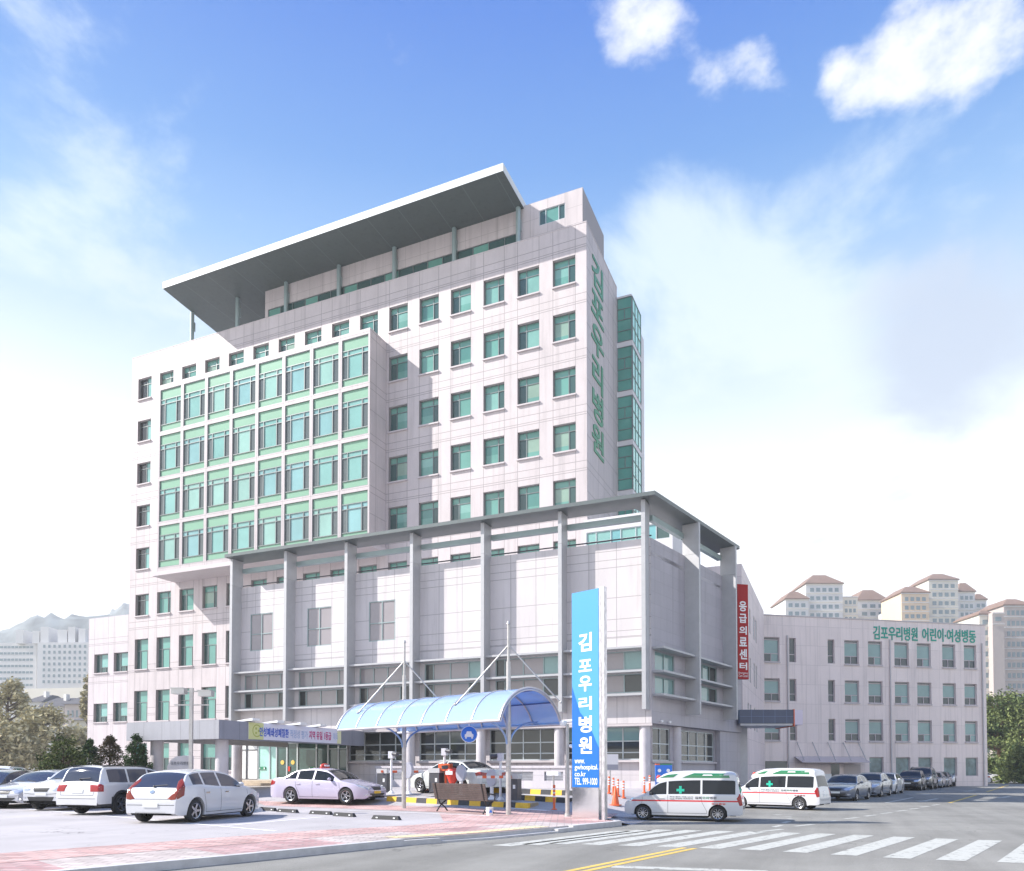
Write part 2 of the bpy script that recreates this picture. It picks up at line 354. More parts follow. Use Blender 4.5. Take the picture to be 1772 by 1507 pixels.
# lot surface: height field left of the kerb and up to the buildings
mb = MB(); ys = [-30+i*2 for i in range(19)]+[7.66, 10.06, 12, 13.89, 15.9, 17, 18.3, 19.6, 20.8, 21.3]+[21.8+i*.5 for i in range(36)]+[40+i*2 for i in range(16)]
ys = sorted(set(ys)); NX = 60
rows = []
for y in ys:
    cx = curb_x(y); e = cx-.17 if (cx is not None and y <= 21.3) else -5.6+max(0, y-29)*.2
    row = []
    for i in range(NX+1):
        t = i/NX; x = e-(1-t)**2.2*110
        row.append((x, y, gh(x, y) if y > 21.3 else .57*S((y-24.6)/5.4)))
    rows.append(row)
vs = [v for r_ in rows for v in r_]; fs = [(j*(NX+1)+i, j*(NX+1)+i+1, (j+1)*(NX+1)+i+1, (j+1)*(NX+1)+i) for j in range(len(rows)-1) for i in range(NX)]
mb.add(vs, fs); o = mb.build('parking_lot', m_lot, smooth=60); tag(o, kind='structure')
# kerb
def ribbon(mb, pts, w, z0, z1):
    n = len(pts); L = []; Rr = []
    for i, p in enumerate(pts):
        a = Vector(pts[max(0, i-1)]).to_2d() if False else Vector(pts[max(0, i-1)][:2]); b = Vector(pts[min(n-1, i+1)][:2]); d = (b-a).normalized(); q = Vector((-d.y, d.x))
        L.append(Vector(p[:2])+q*w); Rr.append(Vector(p[:2]))
    for i in range(n-1):
        a, b, c, e = Rr[i], Rr[i+1], L[i+1], L[i]
        vs = [(a.x, a.y, z0), (b.x, b.y, z0), (c.x, c.y, z0), (e.x, e.y, z0), (a.x, a.y, z1), (b.x, b.y, z1), (c.x, c.y, z1), (e.x, e.y, z1)]
        mb.add(vs, [(3, 2, 1, 0), (4, 5, 6, 7), (0, 1, 5, 4), (1, 2, 6, 5), (2, 3, 7, 6), (3, 0, 4, 7)])
m_kerb = mat('kerb_stone', (.50, .49, .49), .8, var=.12, vscale=3, bump=.2)
mb = MB(); ribbon(mb, CURB[:5], .18, -.3, .015); ribbon(mb, [CURB[4], (-8.1, 14.75)], .18, -.3, -.02); ribbon(mb, [(-8.1, 14.75), CURB[5], CURB[6]], .18, -.3, -.085); ribbon(mb, [CURB[6], (-6.45, 19)], .18, -.3, -.03); ribbon(mb, [(-6.45, 19), CURB[7], CURB[8], CURB[9]], .18, -.3, .015)
ribbon(mb, [CURB[9], (-6.3, 22.3), (-7.6, 22.9)], .18, -.3, .015)
ribbon(mb, [(x-.18*cos(A14+.12), y+.18*sin(A14+.12)) for x, y in CURB[3:9]], .14, -.3, .008)
tag(mb.build('kerb', m_kerb), kind='structure')
# sidewalk paving: bricks
def brick_mat(name, c1_, c2_, rot, sc, mort=(.26, .22, .21)):
    m = bpy.data.materials.new(name); m.use_nodes = True; t = m.node_tree; b = t.nodes['Principled BSDF']; b.inputs['Roughness'].default_value = .9
    g = N(t, 'ShaderNodeNewGeometry'); mm = N(t, 'ShaderNodeMapping'); mm.inputs['Rotation'].default_value = (0, 0, rot); t.links.new(g.outputs['Position'], mm.inputs[0])
    br = N(t, 'ShaderNodeTexBrick'); br.inputs['Color1'].default_value = (*c1_, 1); br.inputs['Color2'].default_value = (*c2_, 1); br.inputs['Mortar'].default_value = (*mort, 1)
    br.inputs['Scale'].default_value = sc; br.inputs['Mortar Size'].default_value = .016; br.inputs['Brick Width'].default_value = .40; br.inputs['Row Height'].default_value = .20; t.links.new(mm.outputs[0], br.inputs['Vector'])
    n = N(t, 'ShaderNodeTexNoise'); n.inputs['Scale'].default_value = .8; n.inputs['Detail'].default_value = 6; t.links.new(g.outputs['Position'], n.inputs['Vector'])
    c = N(t, 'ShaderNodeVectorMath', operation='SCALE'); t.links.new(br.outputs['Color'], c.inputs[0]); t.links.new(mrange(t, n.outputs['Fac'], .3, .7, .82, 1.12), c.inputs['Scale'])
    t.links.new(c.outputs[0], b.inputs['Base Color']); return m
m_brA = brick_mat('paver_pink', (.46, .27, .25), (.62, .42, .39), -A14-.1, 1)
m_brB = brick_mat('paver_rose', (.38, .21, .21), (.52, .35, .34), -A14-.1, 1)
m_brC = brick_mat('paver_grey', (.42, .36, .34), (.56, .49, .46), -A14-.1, 1)
m_tact = brick_mat('tactile_yellow', (.72, .58, .30), (.78, .66, .42), -A14-.1, 1.6)
def off(line, dd): return [(x-dd*cos(A14+.12), y+dd*sin(A14+.12)) for x, y in line]
def strip(name, mats, line, d0, d1, z, mi=None, extra_end=None):
    a, b = off(line, d0), off(line, d1); mb = MB()
    for i in range(len(line)-1):
        if mi: mb.mi = mi(i)
        mb.quad((*a[i], z), (*a[i+1], z), (*b[i+1], z), (*b[i], z))
    return mb.build(name, mats)
fine = []
for (xa, ya), (xb, yb) in zip(CURB[:-1], CURB[1:]):
    n = max(1, int((yb-ya)/1.0)) if ya > -5 else 20
    for i in range(n): fine.append((xa+(xb-xa)*i/n, ya+(yb-ya)*i/n))
fine.append(CURB[-1])
low = [p for p in fine if p[1] < 21.4]
ramp = lambda p: p[1] > 14 and p[1] < 18.8
tag(strip('sidewalk', [m_brB, m_brC], low, .19, 1.75, .010, mi=lambda i: (i//2) % 2), kind='structure')
tag(strip('sidewalk_inner', [m_brA], low, 1.75, 3.4, .0145), kind='structure')
tag(strip('tactile_paving', [m_tact], [p for p in low if 13.5 < p[1] < 19], .3, .75, .0185), kind='structure')
# upper pavement below the shelter and behind the wheel stops
mb = MB(); pl = [gnd(*p) for p in ((459, 1394), (700, 1403), (905, 1412), (985, 1420), (1040, 1425))]; pu = [gnd(*p) for p in ((440, 1386), (680, 1394), (905, 1401), (985, 1405), (1070, 1413))]
for i in range(4): mb.quad((pl[i].x, pl[i].y, .006), (pl[i+1].x, pl[i+1].y, .006), (pu[i+1].x, pu[i+1].y, .006+max(0, gh(pu[i+1].x, pu[i+1].y))), (pu[i].x, pu[i].y, .006+max(0, gh(pu[i].x, pu[i].y))))
tag(mb.build('path', m_brA), kind='structure')
mb = MB(); q = [gnd(*p) for p in ((767, 1421), (1040, 1425), (985, 1420), (905, 1412), (760, 1407))]
mb.add([(v.x, v.y, .0055) for v in q], [(0, 1, 2, 3, 4)]); tag(mb.build('path_front', m_brA), kind='structure')
# painted marks
def worn(name, col, var=.12):
    m = mat(name, col, .7, var=var, vscale=4); return m
def wornpaint(name, col, under, th=.40):
    m = mat(name, col, .75); t = m.node_tree; b = t.nodes['Principled BSDF']; g = N(t, 'ShaderNodeNewGeometry')
    n = N(t, 'ShaderNodeTexNoise'); n.inputs['Scale'].default_value = 6; n.inputs['Detail'].default_value = 9; n.inputs['Roughness'].default_value = .75; t.links.new(g.outputs['Position'], n.inputs['Vector'])
    t.links.new(mixc(t, mrange(t, n.outputs['Fac'], th, th+.07), under, col), b.inputs['Base Color']); return m
m_line = wornpaint('road_paint_white', (.46, .46, .42), (.21, .205, .19), .39); m_yel = worn('road_paint_yellow', (.66, .45, .10))
def line(mb, a, b, wd, z):
    a = Vector((a[0], a[1])); b = Vector((b[0], b[1])); d = (b-a).normalized(); q = Vector((-d.y, d.x))*wd/2
    mb.quad((a.x-q.x, a.y-q.y, z), (b.x-q.x, b.y-q.y, z), (b.x+q.x, b.y+q.y, z), (a.x+q.x, a.y+q.y, z))
ZR = -.126
mb = MB()
for px, py in ((851, 1463), (901, 1461), (947, 1459.5), (1005, 1461), (1069, 1463), (1135, 1465), (1207, 1467.5), (1277, 1470), (1354, 1474), (1437, 1479), (1527, 1484), (1619, 1488), (1725, 1492), (1830, 1497)):
    p = gnd(px, py, True); L = 5.0; dx, dy = sin(radians(16))*L, cos(radians(16))*L
    n = 6
    for k in range(n):
        a = k/n; b_ = (k+1)/n; wdt = .46
        mb.quad((p.x+dx*a, p.y+dy*a, ZR), (p.x+dx*a+wdt, p.y+dy*a-.03, ZR), (p.x+dx*b_+wdt, p.y+dy*b_-.03, ZR), (p.x+dx*b_, p.y+dy*b_, ZR))
def road_seg(px0, py0, px1, py1, wd, m_=None, mbb=None):
    line(mbb or mb, gnd(px0, py0, True), gnd(px1, py1, True), wd, ZR)
def c4(x, y): return 1272+x*.28217, 1150+y*.28217
for a, b in (((365, 992), (480, 980)), ((515, 968), (620, 958)), ((670, 947), (755, 938)), ((795, 930), (865, 922)), ((895, 914), (962, 908)), ((990, 900), (1050, 893)), ((1068, 887), (1125, 881)), ((1140, 874), (1190, 869)), ((1208, 863), (1250, 858)), ((925, 848), (1090, 815)), ((1150, 800), (1195, 794)), ((240, 918), (280, 922)), ((300, 932), (345, 936)), ((325, 945), (352, 950)), ((295, 972), (330, 962)), ((235, 997), (285, 986)), ((120, 1028), (290, 1010)), ((870, 850), (1340, 852))):
    road_seg(*c4(*a), *c4(*b), .16 if a != (870, 850) else .05)
for a, b in (((1160, 836), (1240, 822)), ((1430, 775), (1475, 768)), ((1640, 815), (1690, 806))):
    pa, pb = gnd(*c4(*a), True), gnd(*c4(*b), True); line(mb, pa, pb, .2, ZR); d = (pb-pa); d.z = 0; d.normalize(); q = Vector((-d.y, d.x, 0))
    mb.quad((pa.x-d.x*1.2, pa.y-d.y*1.2, ZR+.001), (pa.x-q.x*.45, pa.y-q.y*.45, ZR+.001), (pa.x+q.x*.45, pa.y+q.y*.45, ZR+.001))
road_seg(1059, 1500, 1330, 1509, .3)
tag(mb.build('road_marking', m_line), kind='structure')
mb = MB()
for dx in (0, .22):
    a, b = gnd(987, 1507, True), gnd(1185, 1467, True); d = (b-a).normalized(); q = Vector((d.y, -d.x, 0))*dx; a2 = a-d*14
    line(mb, a2+q, b+q, .12, ZR)
for a, b in (((1315, 848), (1480, 800)), ((1545, 780), (1680, 738))): road_seg(*c4(*a), *c4(*b), .16, mbb=mb)
tag(mb.build('yellow_line', m_yel), kind='structure')
mb = MB()
m_lotline = worn('lot_paint', (.80, .79, .80))
for a, b in (((79, 1402.6), (477, 1438.4)), ((394, 1429), (558, 1414)), ((290, 1417), (470, 1403.5)), ((-60, 1391), (79, 1402.6)), ((232, 1402), (420, 1396)), ((130, 1398), (300, 1391))):
    pa, pb = gnd(*a), gnd(*b); line(mb, pa, pb, .12, .006)
for a, b in (((880, 1399), (1000, 1407)), ((600, 1403), (840, 1412))):
    pa, pb = gnd(*a), gnd(*b)
    mb.quad((pa.x, pa.y, gh(pa.x, pa.y)+.01), (pb.x, pb.y, gh(pb.x, pb.y)+.01), (pb.x+.05, pb.y+.14, gh(pb.x, pb.y+.14)+.01), (pa.x+.05, pa.y+.14, gh(pa.x, pa.y+.14)+.01))
tag(mb.build('parking_line', m_lotline), kind='structure')
# dark patch strip where lot meets road

# ------------------------------------------------------------------ hospital
def s_of(px, o, d):
    r = ray(px, 1331.5); det = r.x*(-d[1])+d[0]*r.y
    # o + s d = k r
    return (o[0]*(-r.y)+o[1]*r.x)/(d[0]*r.y-d[1]*r.x)
def winmesh(name, w, h, panes, bars, mats, t=.27, bw=.05, outer=True, bmat=None, bd=.05):
    """panes: (x0,x1,z0,z1,mi) fractions; bars: ('v',x,z0,z1)/('h',z,x0,x1) fractions"""
    a = MB()
    for x0, x1, z0, z1, mi in panes:
        a.mi = mi; a.quad((x0*w, t, z0*h), (x1*w, t, z0*h), (x1*w, t, z1*h), (x0*w, t, z1*h))
    g = a.mesh(name, mats); b = MB()
    if outer:
        b.box(0, w, t-bd, t+.02, 0, bw); b.box(0, w, t-bd, t+.02, h-bw, h); b.box(0, bw, t-bd, t+.02, bw, h-bw); b.box(w-bw, w, t-bd, t+.02, bw, h-bw)
    for q in bars:
        if q[0] == 'v': b.box(q[1]*w-bw/2, q[1]*w+bw/2, t-bd+.004, t+.018, q[2]*h, q[3]*h)
        else: b.box(q[2]*w, q[3]*w, t-bd+.008, t+.016, q[1]*h-bw/2, q[1]*h+bw/2)
    return g, b.mesh(name+'_frame', bmat or M['frame'])
def put_window(parent, mesh, o, d, s_, z, sill=None, name='window'):
    w0 = W(parent); p = pt(o, d, s_, 0, z); ang = atan2(d[1], d[0])
    x = link(name, mesh[0], parent, Vector(p)-w0, ang); link('frame', mesh[1], x)
    if sill: link('sill', sill, x)
    return x
def sillmesh(w, dp=.12, th=.1):
    b = MB(); b.box(-.04, w+.04, -dp, .2, -th, -.002); return b.mesh('sill', M['sill'])
GLM = [M['gl'], M['gd']]
H1 = 1.9
mA = winmesh('window', WW, H1, [(0, 1, .74, 1, 0), (0, .66, 0, .74, 0), (.66, 1, 0, .74, 1)], [('h', .74, 0, 1), ('v', .66, 0, 1)], GLM)
mB = winmesh('window', WW, H1, [(0, 1, .74, 1, 0), (.36, 1, 0, .74, 0), (0, .36, 0, .74, 1)], [('h', .74, 0, 1), ('v', .36, 0, 1)], GLM)
H2 = 2.67
mC = winmesh('window', WW, H2, [(.3, 1, .62, 1, 0), (0, .3, .62, 1, 1), (.3, .8, 0, .62, 0), (0, .3, 0, .62, 1), (.8, 1, 0, .62, 1)], [('h', .62, .0, 1), ('v', .3, 0, .62), ('v', .8, 0, .62)], GLM)
silA = sillmesh(WW)
VAR = []
for v_ in range(10):
    g1 = [M['gl'], M['gl2'], M['gl'], M['gl3'], M['gl4']][v_ % 5]; bl = R.choice([.25, .4, .0, .55])
    sd_ = v_ % 2 == 0
    for flip in (0, 1):
        x0, x1 = (0, .66) if flip == 0 else (.36, 1); d0, d1 = (.66, 1) if flip == 0 else (0, .36)
        pn = [(0, 1, .74, 1, 0), (x0, x1, bl, .74, 1), (x0, x1, 0, bl, 0), (d0, d1, 0, .74, 2)] if bl else [(0, 1, .74, 1, 0), (x0, x1, 0, .74, 1), (d0, d1, 0, .74, 2)]
        VAR.append(winmesh('window', WW, H1, pn, [('h', .74, 0, 1), ('v', .66 if flip == 0 else .36, 0, 1)], [M['gl'], g1, M['gd']]))
mD = winmesh('window', WW, H1, [(0, .55, 0, 1, 1), (.55, 1, 0, .74, 0), (.55, 1, .74, 1, 0)], [('h', .74, 0, 1), ('v', .55, 0, 1)], [M['gbay'], M['recessdark']])  # left part painted dark as the shaded recess, right part pale glass
hosp = empty('hospital_building', (-30, 42, 0), 'tall pink granite hospital with green curtain wall bay and overhanging roof slab', 'hospital building')
XL, YT = -57.54, 47.4
oT, dT = (XL, YT), (1, 0)
ROWS = [(34.35, H1), (30.55, H1), (26.75, H1), (22.95, H1), (19.15, H1), (15.03, H1), (10.31, H2), (5.75, H2), (1.45, 2.35)]
holes = []; places = []
for ri, (z, h) in enumerate(ROWS):
    for i in range(16):
        if 1 <= ri <= 4 and 6 <= i <= 13: continue
        if 1 <= ri <= 4 and i == 14: continue
        if ri >= 6 and i < 9: continue
        s0 = XR0-P*i-WW-XL; holes.append((s0, s0+WW, z, z+h)); places.append((ri, i, s0, z))
b = MB(); wall(b, oT, dT, 42.47, 0, 38.28, holes, .34)
b.build('tower_wall', M['tower'], hosp)
b = MB(); wall(b, (-15.07, YT), (0, 1), 7.61, 0, 38.28)
b.quad((XL, YT, 0), (XL, YT, 38.28), (XL, YT+9, 38.28), (XL, YT+9, 0)); b.quad((XL, YT+9, 0), (-15.07, YT+7.61, 0), (-15.07, YT+7.61, 38.28), (XL, YT+9, 38.28))
b.build('tower_side_wall', M['towerside'], hosp)
b = MB(); b.quad((XL, YT+.3, 37.6), (-15.07-.3, YT+.3, 37.6), (-15.37, YT+7.3, 37.6), (XL, YT+8.7, 37.6)); 
b.build('roof_deck', M['conc'], hosp)
b = MB(); b.box(XL-.02, -15.05, YT-.02, YT+.35, 38.281, 38.34); b.box(-15.42, -15.05, YT+.351, YT+7.6, 38.281, 38.34); b.build('parapet_coping', M['sill'], hosp)
mC4 = winmesh('window', WW, 2.35, [(0, 1, .45, 1, 0), (0, 1, 0, .45, 1)], [('h', .45, 0, 1), ('v', .5, 0, .45)], GLM)
for ri, i, s0, z in places:
    me = (mD if i == 15 else VAR[2*R.randrange(10)+(i % 2)]) if ri < 6 else (mC if ri < 8 else mC4)
    put_window(hosp, me, oT, dT, s0, z, silA)
# green lettering down the side
lz = [36.9, 34.7, 32.5, 30.3, 28.1, 25.9]
for k, ch in enumerate('김포우리병원'):
    z = 36.0-k*2.33
    put_text(hosp, ch, 2.25, M['green'], (-15.07, YT), (0, 1), 2.45, -.03, z, bold=.05, depth=.04, center=True, sx=1.5)
# bay
bx0, bx1, by = -51.79, -30.82, 45.28
oB = (bx0, by); mod = (bx1-bx0)/8
cz = [33.4, 29.53, 25.71, 21.93, 18.1]
holes = []; HB = []
for r_ in range(4):
    zt, zb = cz[r_]-.17, cz[r_+1]+.17
    for c in range(8): holes.append((c*mod+.14, (c+1)*mod-.14, zb, zt)); HB.append((c*mod+.14, zb, zt-zb))
b = MB(); wall(b, oB, dT, bx1-bx0, 17.89, 33.65, holes, .12)
b.quad((bx0, by, 33.65), (bx1, by, 33.65), (bx1, YT, 33.65), (bx0, YT, 33.65)); b.quad((bx0, by, 17.89), (bx0, YT, 17.89), (bx1, YT, 17.89), (bx1, by, 17.89))
b.quad((bx0, by, 17.89), (bx0, YT, 17.89), (bx0, YT, 33.65), (bx0, by, 33.65))
b.build('bay_frame_wall', M['bayframe'], hosp)
b = MB(); wall(b, (bx1, by), (0, 1), YT-by, 17.89, 33.65); b.build('bay_side_wall', M['towerside'], hosp)
hB = 3.53; wB = mod-.28
zz = lambda v: v/hB
pan = [(0, 1, 1-zz(.85), 1, 2), (0, 1, 0, zz(.57), 2), (0, 1, zz(2.3), 1-zz(.85), 0), (.22, .72, zz(.57), zz(2.3), 0), (0, .22, zz(.57), zz(2.3), 1), (.72, 1, zz(.57), zz(2.3), 1)]
mBay = winmesh('curtain_window', wB, hB, pan, [('h', 1-zz(.85), 0, 1), ('h', zz(2.3), 0, 1), ('h', zz(.57), 0, 1), ('v', .22, zz(.57), 1-zz(.85)), ('v', .76, zz(.57), 1-zz(.85))], [M['gbay'], M['gbayd'], M['spandrel']], t=.1, bw=.055, bd=.07)
BV = [mBay]
for g1 in ((.19, .40, .36), (.27, .46, .40), (.22, .41, .41)):
    BV.append(winmesh('curtain_window', wB, hB, pan+[], [('h', 1-zz(.85), 0, 1), ('h', zz(2.3), 0, 1), ('h', zz(.57), 0, 1), ('v', .22, zz(.57), 1-zz(.85)), ('v', .76, zz(.57), 1-zz(.85))], [glass('bay_glass_%d' % int(g1[0]*100), g1, var=.15), M['gbayd'], M['spandrel']], t=.1, bw=.055, bd=.07))
for s0, zb, h in HB:
    put_window(hosp, R.choice(BV), oB, dT, s0, zb, name='curtain_window')
# soffit slab edges at the bay foot
b = MB(); b.box(bx0-.25, bx1+.25, by-.25, YT-.01, 17.55, 17.88); b.build('bay_base', M['sill'], hosp)
# penthouse
b = MB(); wall(b, (-43.19, 48.2), (1, 0), 27.6, 38.0, 41.4, [(-18.78+43.19, -16.85+43.19, 39.62, 40.7), (.3, 23, 38.7, 39.6)], .12)
wall(b, (-15.59, 48.2), (0, 1), 5.1, 37.6, 41.4); b.quad((-43.19, 48.2, 37.6), (-43.19, 48.2, 41.4), (-43.19, 53.3, 41.4), (-43.19, 53.3, 37.6)); b.quad((-43.19, 48.2, 41.4), (-15.59, 48.2, 41.4), (-15.59, 53.3, 41.4), (-43.19, 53.3, 41.4)); b.quad((-43.19, 53.3, 37.6), (-15.59, 53.3, 37.6), (-15.59, 53.3, 41.4), (-43.19, 53.3, 41.4))
b.build('penthouse_wall', panel('penthouse_panels', PINK, (1, 0), 0, [(-15.59, 1.28)], [(39.0, 1.2)], lw=.02), hosp)
mP = winmesh('penthouse_window', 1.93, 1.08, [(.25, .75, 0, 1, 0), (0, .25, 0, 1, 1), (.75, 1, 0, 1, 1)], [('v', .25, 0, 1), ('v', .75, 0, 1)], GLM, t=.08, bmat=M['framel'])
put_window(hosp, mP, (-43.19, 48.2), (1, 0), -18.78+43.19, 39.62, name='penthouse_window')
mR = winmesh('ribbon_window', 22.7, .9, [(k/18, (k+1)/18, 0, 1, 1 if k % 3 else 0) for k in range(18)], [('v', k/18, 0, 1) for k in range(1, 18)], GLM, t=.08)
put_window(hosp, mR, (-43.19, 48.2), (1, 0), .3, 38.7, name='ribbon_window')
# roof slab and posts
b = MB(); sl_ = [(-50.71, 44.54), (-19.92, 44.54), (-19.92, 48.19), (-15.9, 52), (-51.4, 52)]
sl_ = [(-50.71, 44.54), (-19.92, 44.54), (-19.92, 52), (-51.42, 52)]
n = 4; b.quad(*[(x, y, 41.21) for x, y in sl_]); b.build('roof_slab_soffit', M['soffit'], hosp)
b = MB(); b.prism(sl_, 41.214, 41.75); b.build('roof_slab', M['fascia'], hosp)
for x in (-51.06, -45.95, -40.83, -35.62, -30.51, -25.38, -20.28):
    b = MB(); b.cyl((x, 47.98, 37.6), (x, 47.98, 41.2), .17, n=16); b.build('roof_post', M['tealsteel'], hosp, smooth=True)
    b = MB(); b.box(x+.1, x+.16, 48.05, 48.2, 39.6, 40.4); b.build('post_bracket', M['tealsteel'], hosp)
# glazed stair tower behind the side wall
gx0, gx1, gy0, gy1 = -15.05, -13.9, 55.01, 57.7
b = MB(); b.box(-15.0, -13.9, gy1, 58.8, 0, 36.0); b.box(-16, gx1-.05, gy0+.05, gy1-.02, 37.35, 37.6); b.build('stair_wall', M['white'], hosp)
zr = [z-1.0 for z, h in ROWS[:6]]
for k in range(5):
    z1 = 37.4-3.8*k; z0 = z1-3.4
    mS = winmesh('stair_glazing', gx1-gx0, 3.4, [(0, 1, 0, 1, 0)], [('h', .25, 0, 1), ('h', .5, 0, 1), ('h', .75, 0, 1), ('v', .5, .5, .75)], [M['gstair']], t=0, bw=.05)
    put_window(hosp, mS, (gx0, gy0), (1, 0), 0, z0, name='stair_glazing')
    mS = winmesh('stair_glazing', gy1-gy0, 3.4, [(0, 1, 0, 1, 0)], [('h', .33, 0, 1), ('h', .66, 0, 1), ('v', .33, 0, 1), ('v', .66, 0, 1)], [M['gstairl']], t=0, bw=.04)
    put_window(hosp, mS, (gx1, gy0), (0, 1), 0, z0, name='stair_glazing')
    b = MB(); b.box(gx0, gx1+.03, gy0-.03, gy1, z0-.39, z0-.01); b.build('floor_band', M['white'], hosp)
# extension block above the podium roof
b = MB(); oE = (-14.2, 44.0); wall(b, oE, (1, 0), 5.45, 12, 16.9, [(.15, 5.3, 15.15, 16.1)], .1)
b.quad((-14.2, 44, 12), (-14.2, 44, 16.9), (-14.2, 47.3, 16.9), (-14.2, 47.3, 12)); b.quad((-8.75, 44, 12), (-8.75, 47.3, 12), (-8.75, 47.3, 16.9), (-8.75, 44, 16.9)); b.quad((-14.2, 44, 16.9), (-8.75, 44, 16.9), (-8.75, 47.3, 16.9), (-14.2, 47.3, 16.9))
b.build('upper_block_wall', M['white'], hosp)
mE = winmesh('ribbon_window', 5.15, .95, [(0, .12, 0, 1, 0), (.12, .3, 0, 1, 0), (.3, .42, 0, 1, 1), (.42, .6, 0, 1, 0), (.6, .72, 0, 1, 0), (.72, .84, 0, 1, 1), (.84, 1, 0, 1, 2)], [('v', q, 0, 1) for q in (.12, .3, .42, .6, .72, .84)]+[('h', .35, 0, .3), ('h', .35, .42, .72)], [M['gbay'], M['gteal'], M['gd']], t=.08, bmat=M['framel'])
put_window(hosp, mE, oE, (1, 0), .15, 15.15, name='ribbon_window')

# podium -----------------------------------------------------------
XP0 = -34.9; C0 = (-8.4, 36.8); oP = (XP0, 36.8); LP = C0[0]-XP0
FIN = [-34.86, -30.61, -26.19, -21.79, -17.4, -13.01, -8.69]
hol = []; ups = []; rib = []
for x0, x1 in ((-33.93, -32.13), (-29.49, -27.72), (-25.04, -23.23)):
    hol.append((x0-XP0, x1-XP0, 8.96, 11.3)); ups.append((x0-XP0, x1-x0))
for k in range(6):
    a = FIN[k]+.5-XP0; e = FIN[k+1]-.05-XP0
    for z0, z1 in ((6.5, 7.45), (5.35, 6.3)): hol.append((a, e, z0, z1)); rib.append((a, e-a, z0, z1-z0, k))
b = MB(); wall(b, oP, (1, 0), LP, 3.8, 13.05, hol, .12)
b.quad((XP0, 36.8, 3.8), (XP0, 36.8, 13.05), (XP0, 47.3, 13.05), (XP0, 47.3, 3.8)); b.quad((XP0, 36.8, 3.8), (C0[0], 36.8, 3.8), (C0[0], 38.2, 3.8), (XP0, 38.2, 3.8))
b.build('podium_wall', M['podium'], hosp)
mU = winmesh('upper_window', 1.8, 2.34, [(0, 1, 0, 1, 0)], [('v', .5, 0, 1), ('h', .45, 0, 1)], [M['gpod']], t=.06, bmat=M['tealsteel'])
for s0, w_ in ups: put_window(hosp, mU, oP, (1, 0), s0, 8.96, name='upper_window')
for s0, w_, z0, h_, k in rib:
    pn = [(0, .14, 0, 1, 1), (.14, .42, 0, 1, 0), (.42, .72, 0, 1, 0), (.72, 1, 0, 1, 1 if z0 < 6 else (2 if k > 2 else 0))] if z0 < 6 or k > 2 else [(0, .25, 0, 1, 0), (.25, .5, 0, 1, 0), (.5, .76, 0, 1, 0), (.76, 1, 0, 1, 0)]
    mq = winmesh('strip_window', w_, h_, pn, [('v', q[1], 0, 1) for q in pn[:-1]], [M['gpod'], M['gpodd'], M['gpodt']], t=.09, bmat=M['tealsteel'])
    put_window(hosp, mq, oP, (1, 0), s0, z0, name='strip_window')
def fin(o, d, s_, z0=4.44, z1=14.72, w_=.2, dp=.82):
    b = MB(); b.obox(o, d, s_, s_+w_, -dp, .02 if z1 < 14 else .0, z0, 13.05); b.obox(o, d, s_+.002, s_+w_-.002, -dp+.002, .12, 13.06, z1)
    b.build('fin', M['finm'], hosp)
for x in FIN: fin(oP, (1, 0), x-XP0)
def louvre(o, d, a, e):
    for z in (7.6, 6.42, 5.26):
        b = MB(); b.obox(o, d, a, e, -.62, -.01, z-.1, z); b.build('sunshade_blade', M['finm'], hosp)
for k in range(6): louvre(oP, (1, 0), FIN[k]+.205-XP0, FIN[k+1]-.005-XP0)
b = MB()
for k in range(6): b.box(FIN[k]+.2, FIN[k+1], 36.85, 37.1, 14.0, 14.28)
b.build('roof_beam', M['tealsteel'], hosp)
b = MB(); b.cyl((XP0, 36.95, 13.2), (C0[0], 36.95, 13.2), .035, n=6); b.build('parapet_rail', M['dark'], hosp)
# side face
LS = 12.4; oS = C0
def sp_(px): return s_of(px, oS, SD)
hs = [(sp_(1134), sp_(1168), 6.5, 7.45), (sp_(1134), sp_(1168), 5.3, 6.2), (sp_(1193), sp_(1242), 6.5, 7.45), (sp_(1193), sp_(1242), 5.3, 6.2), (10.75, 11.5, 4.7, 7.9)]
b = MB(); wall(b, oS, SD, LS, 3.8, 13.05, hs, .12); e_ = pt(oS, SD, LS, 0, 0)
b.quad((e_[0], e_[1], 3.8), (-20, e_[1], 3.8), (-20, e_[1], 13.05), (e_[0], e_[1], 13.05))
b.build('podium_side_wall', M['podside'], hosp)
for k, (a, e, z0, z1) in enumerate(hs):
    mt = [M['gpodt'], M['gpodd'], M['gteal']]
    if k == 4: mq = winmesh('strip_window', e-a, z1-z0, [(0, 1, .4, 1, 2), (0, 1, 0, .4, 2)], [('h', .4, 0, 1)], mt, t=.08, bmat=M['framel'])
    elif k < 2: mq = winmesh('strip_window', e-a, z1-z0, [(0, 1, 0, 1, 0)], [('v', .5, 0, 1)], mt, t=.09, bmat=M['tealsteel'])
    else: mq = winmesh('strip_window', e-a, z1-z0, [(0, .3, 0, 1, 0 if k == 2 else 1), (.3, .72, 0, 1, 0), (.72, 1, 0, 1, 1)], [('v', q, 0, 1) for q in ((.25, .5, .75) if k == 2 else (.3, .72))], mt, t=.09, bmat=M['tealsteel'])
    put_window(hosp, mq, oS, SD, a, z0, name='strip_window')
fs_ = [sp_(1191.5)-.35, 9.35]
for s_ in fs_: fin(oS, SD, s_)
louvre(oS, SD, .1, fs_[0]-.01); louvre(oS, SD, fs_[0]+.22, fs_[1]-.01)
b = MB(); b.obox(oS, SD, .3, fs_[0], .05, .3, 14.0, 14.28); b.obox(oS, SD, fs_[0]+.2, fs_[1], .05, .3, 14.0, 14.28); b.build('roof_beam', M['tealsteel'], hosp)
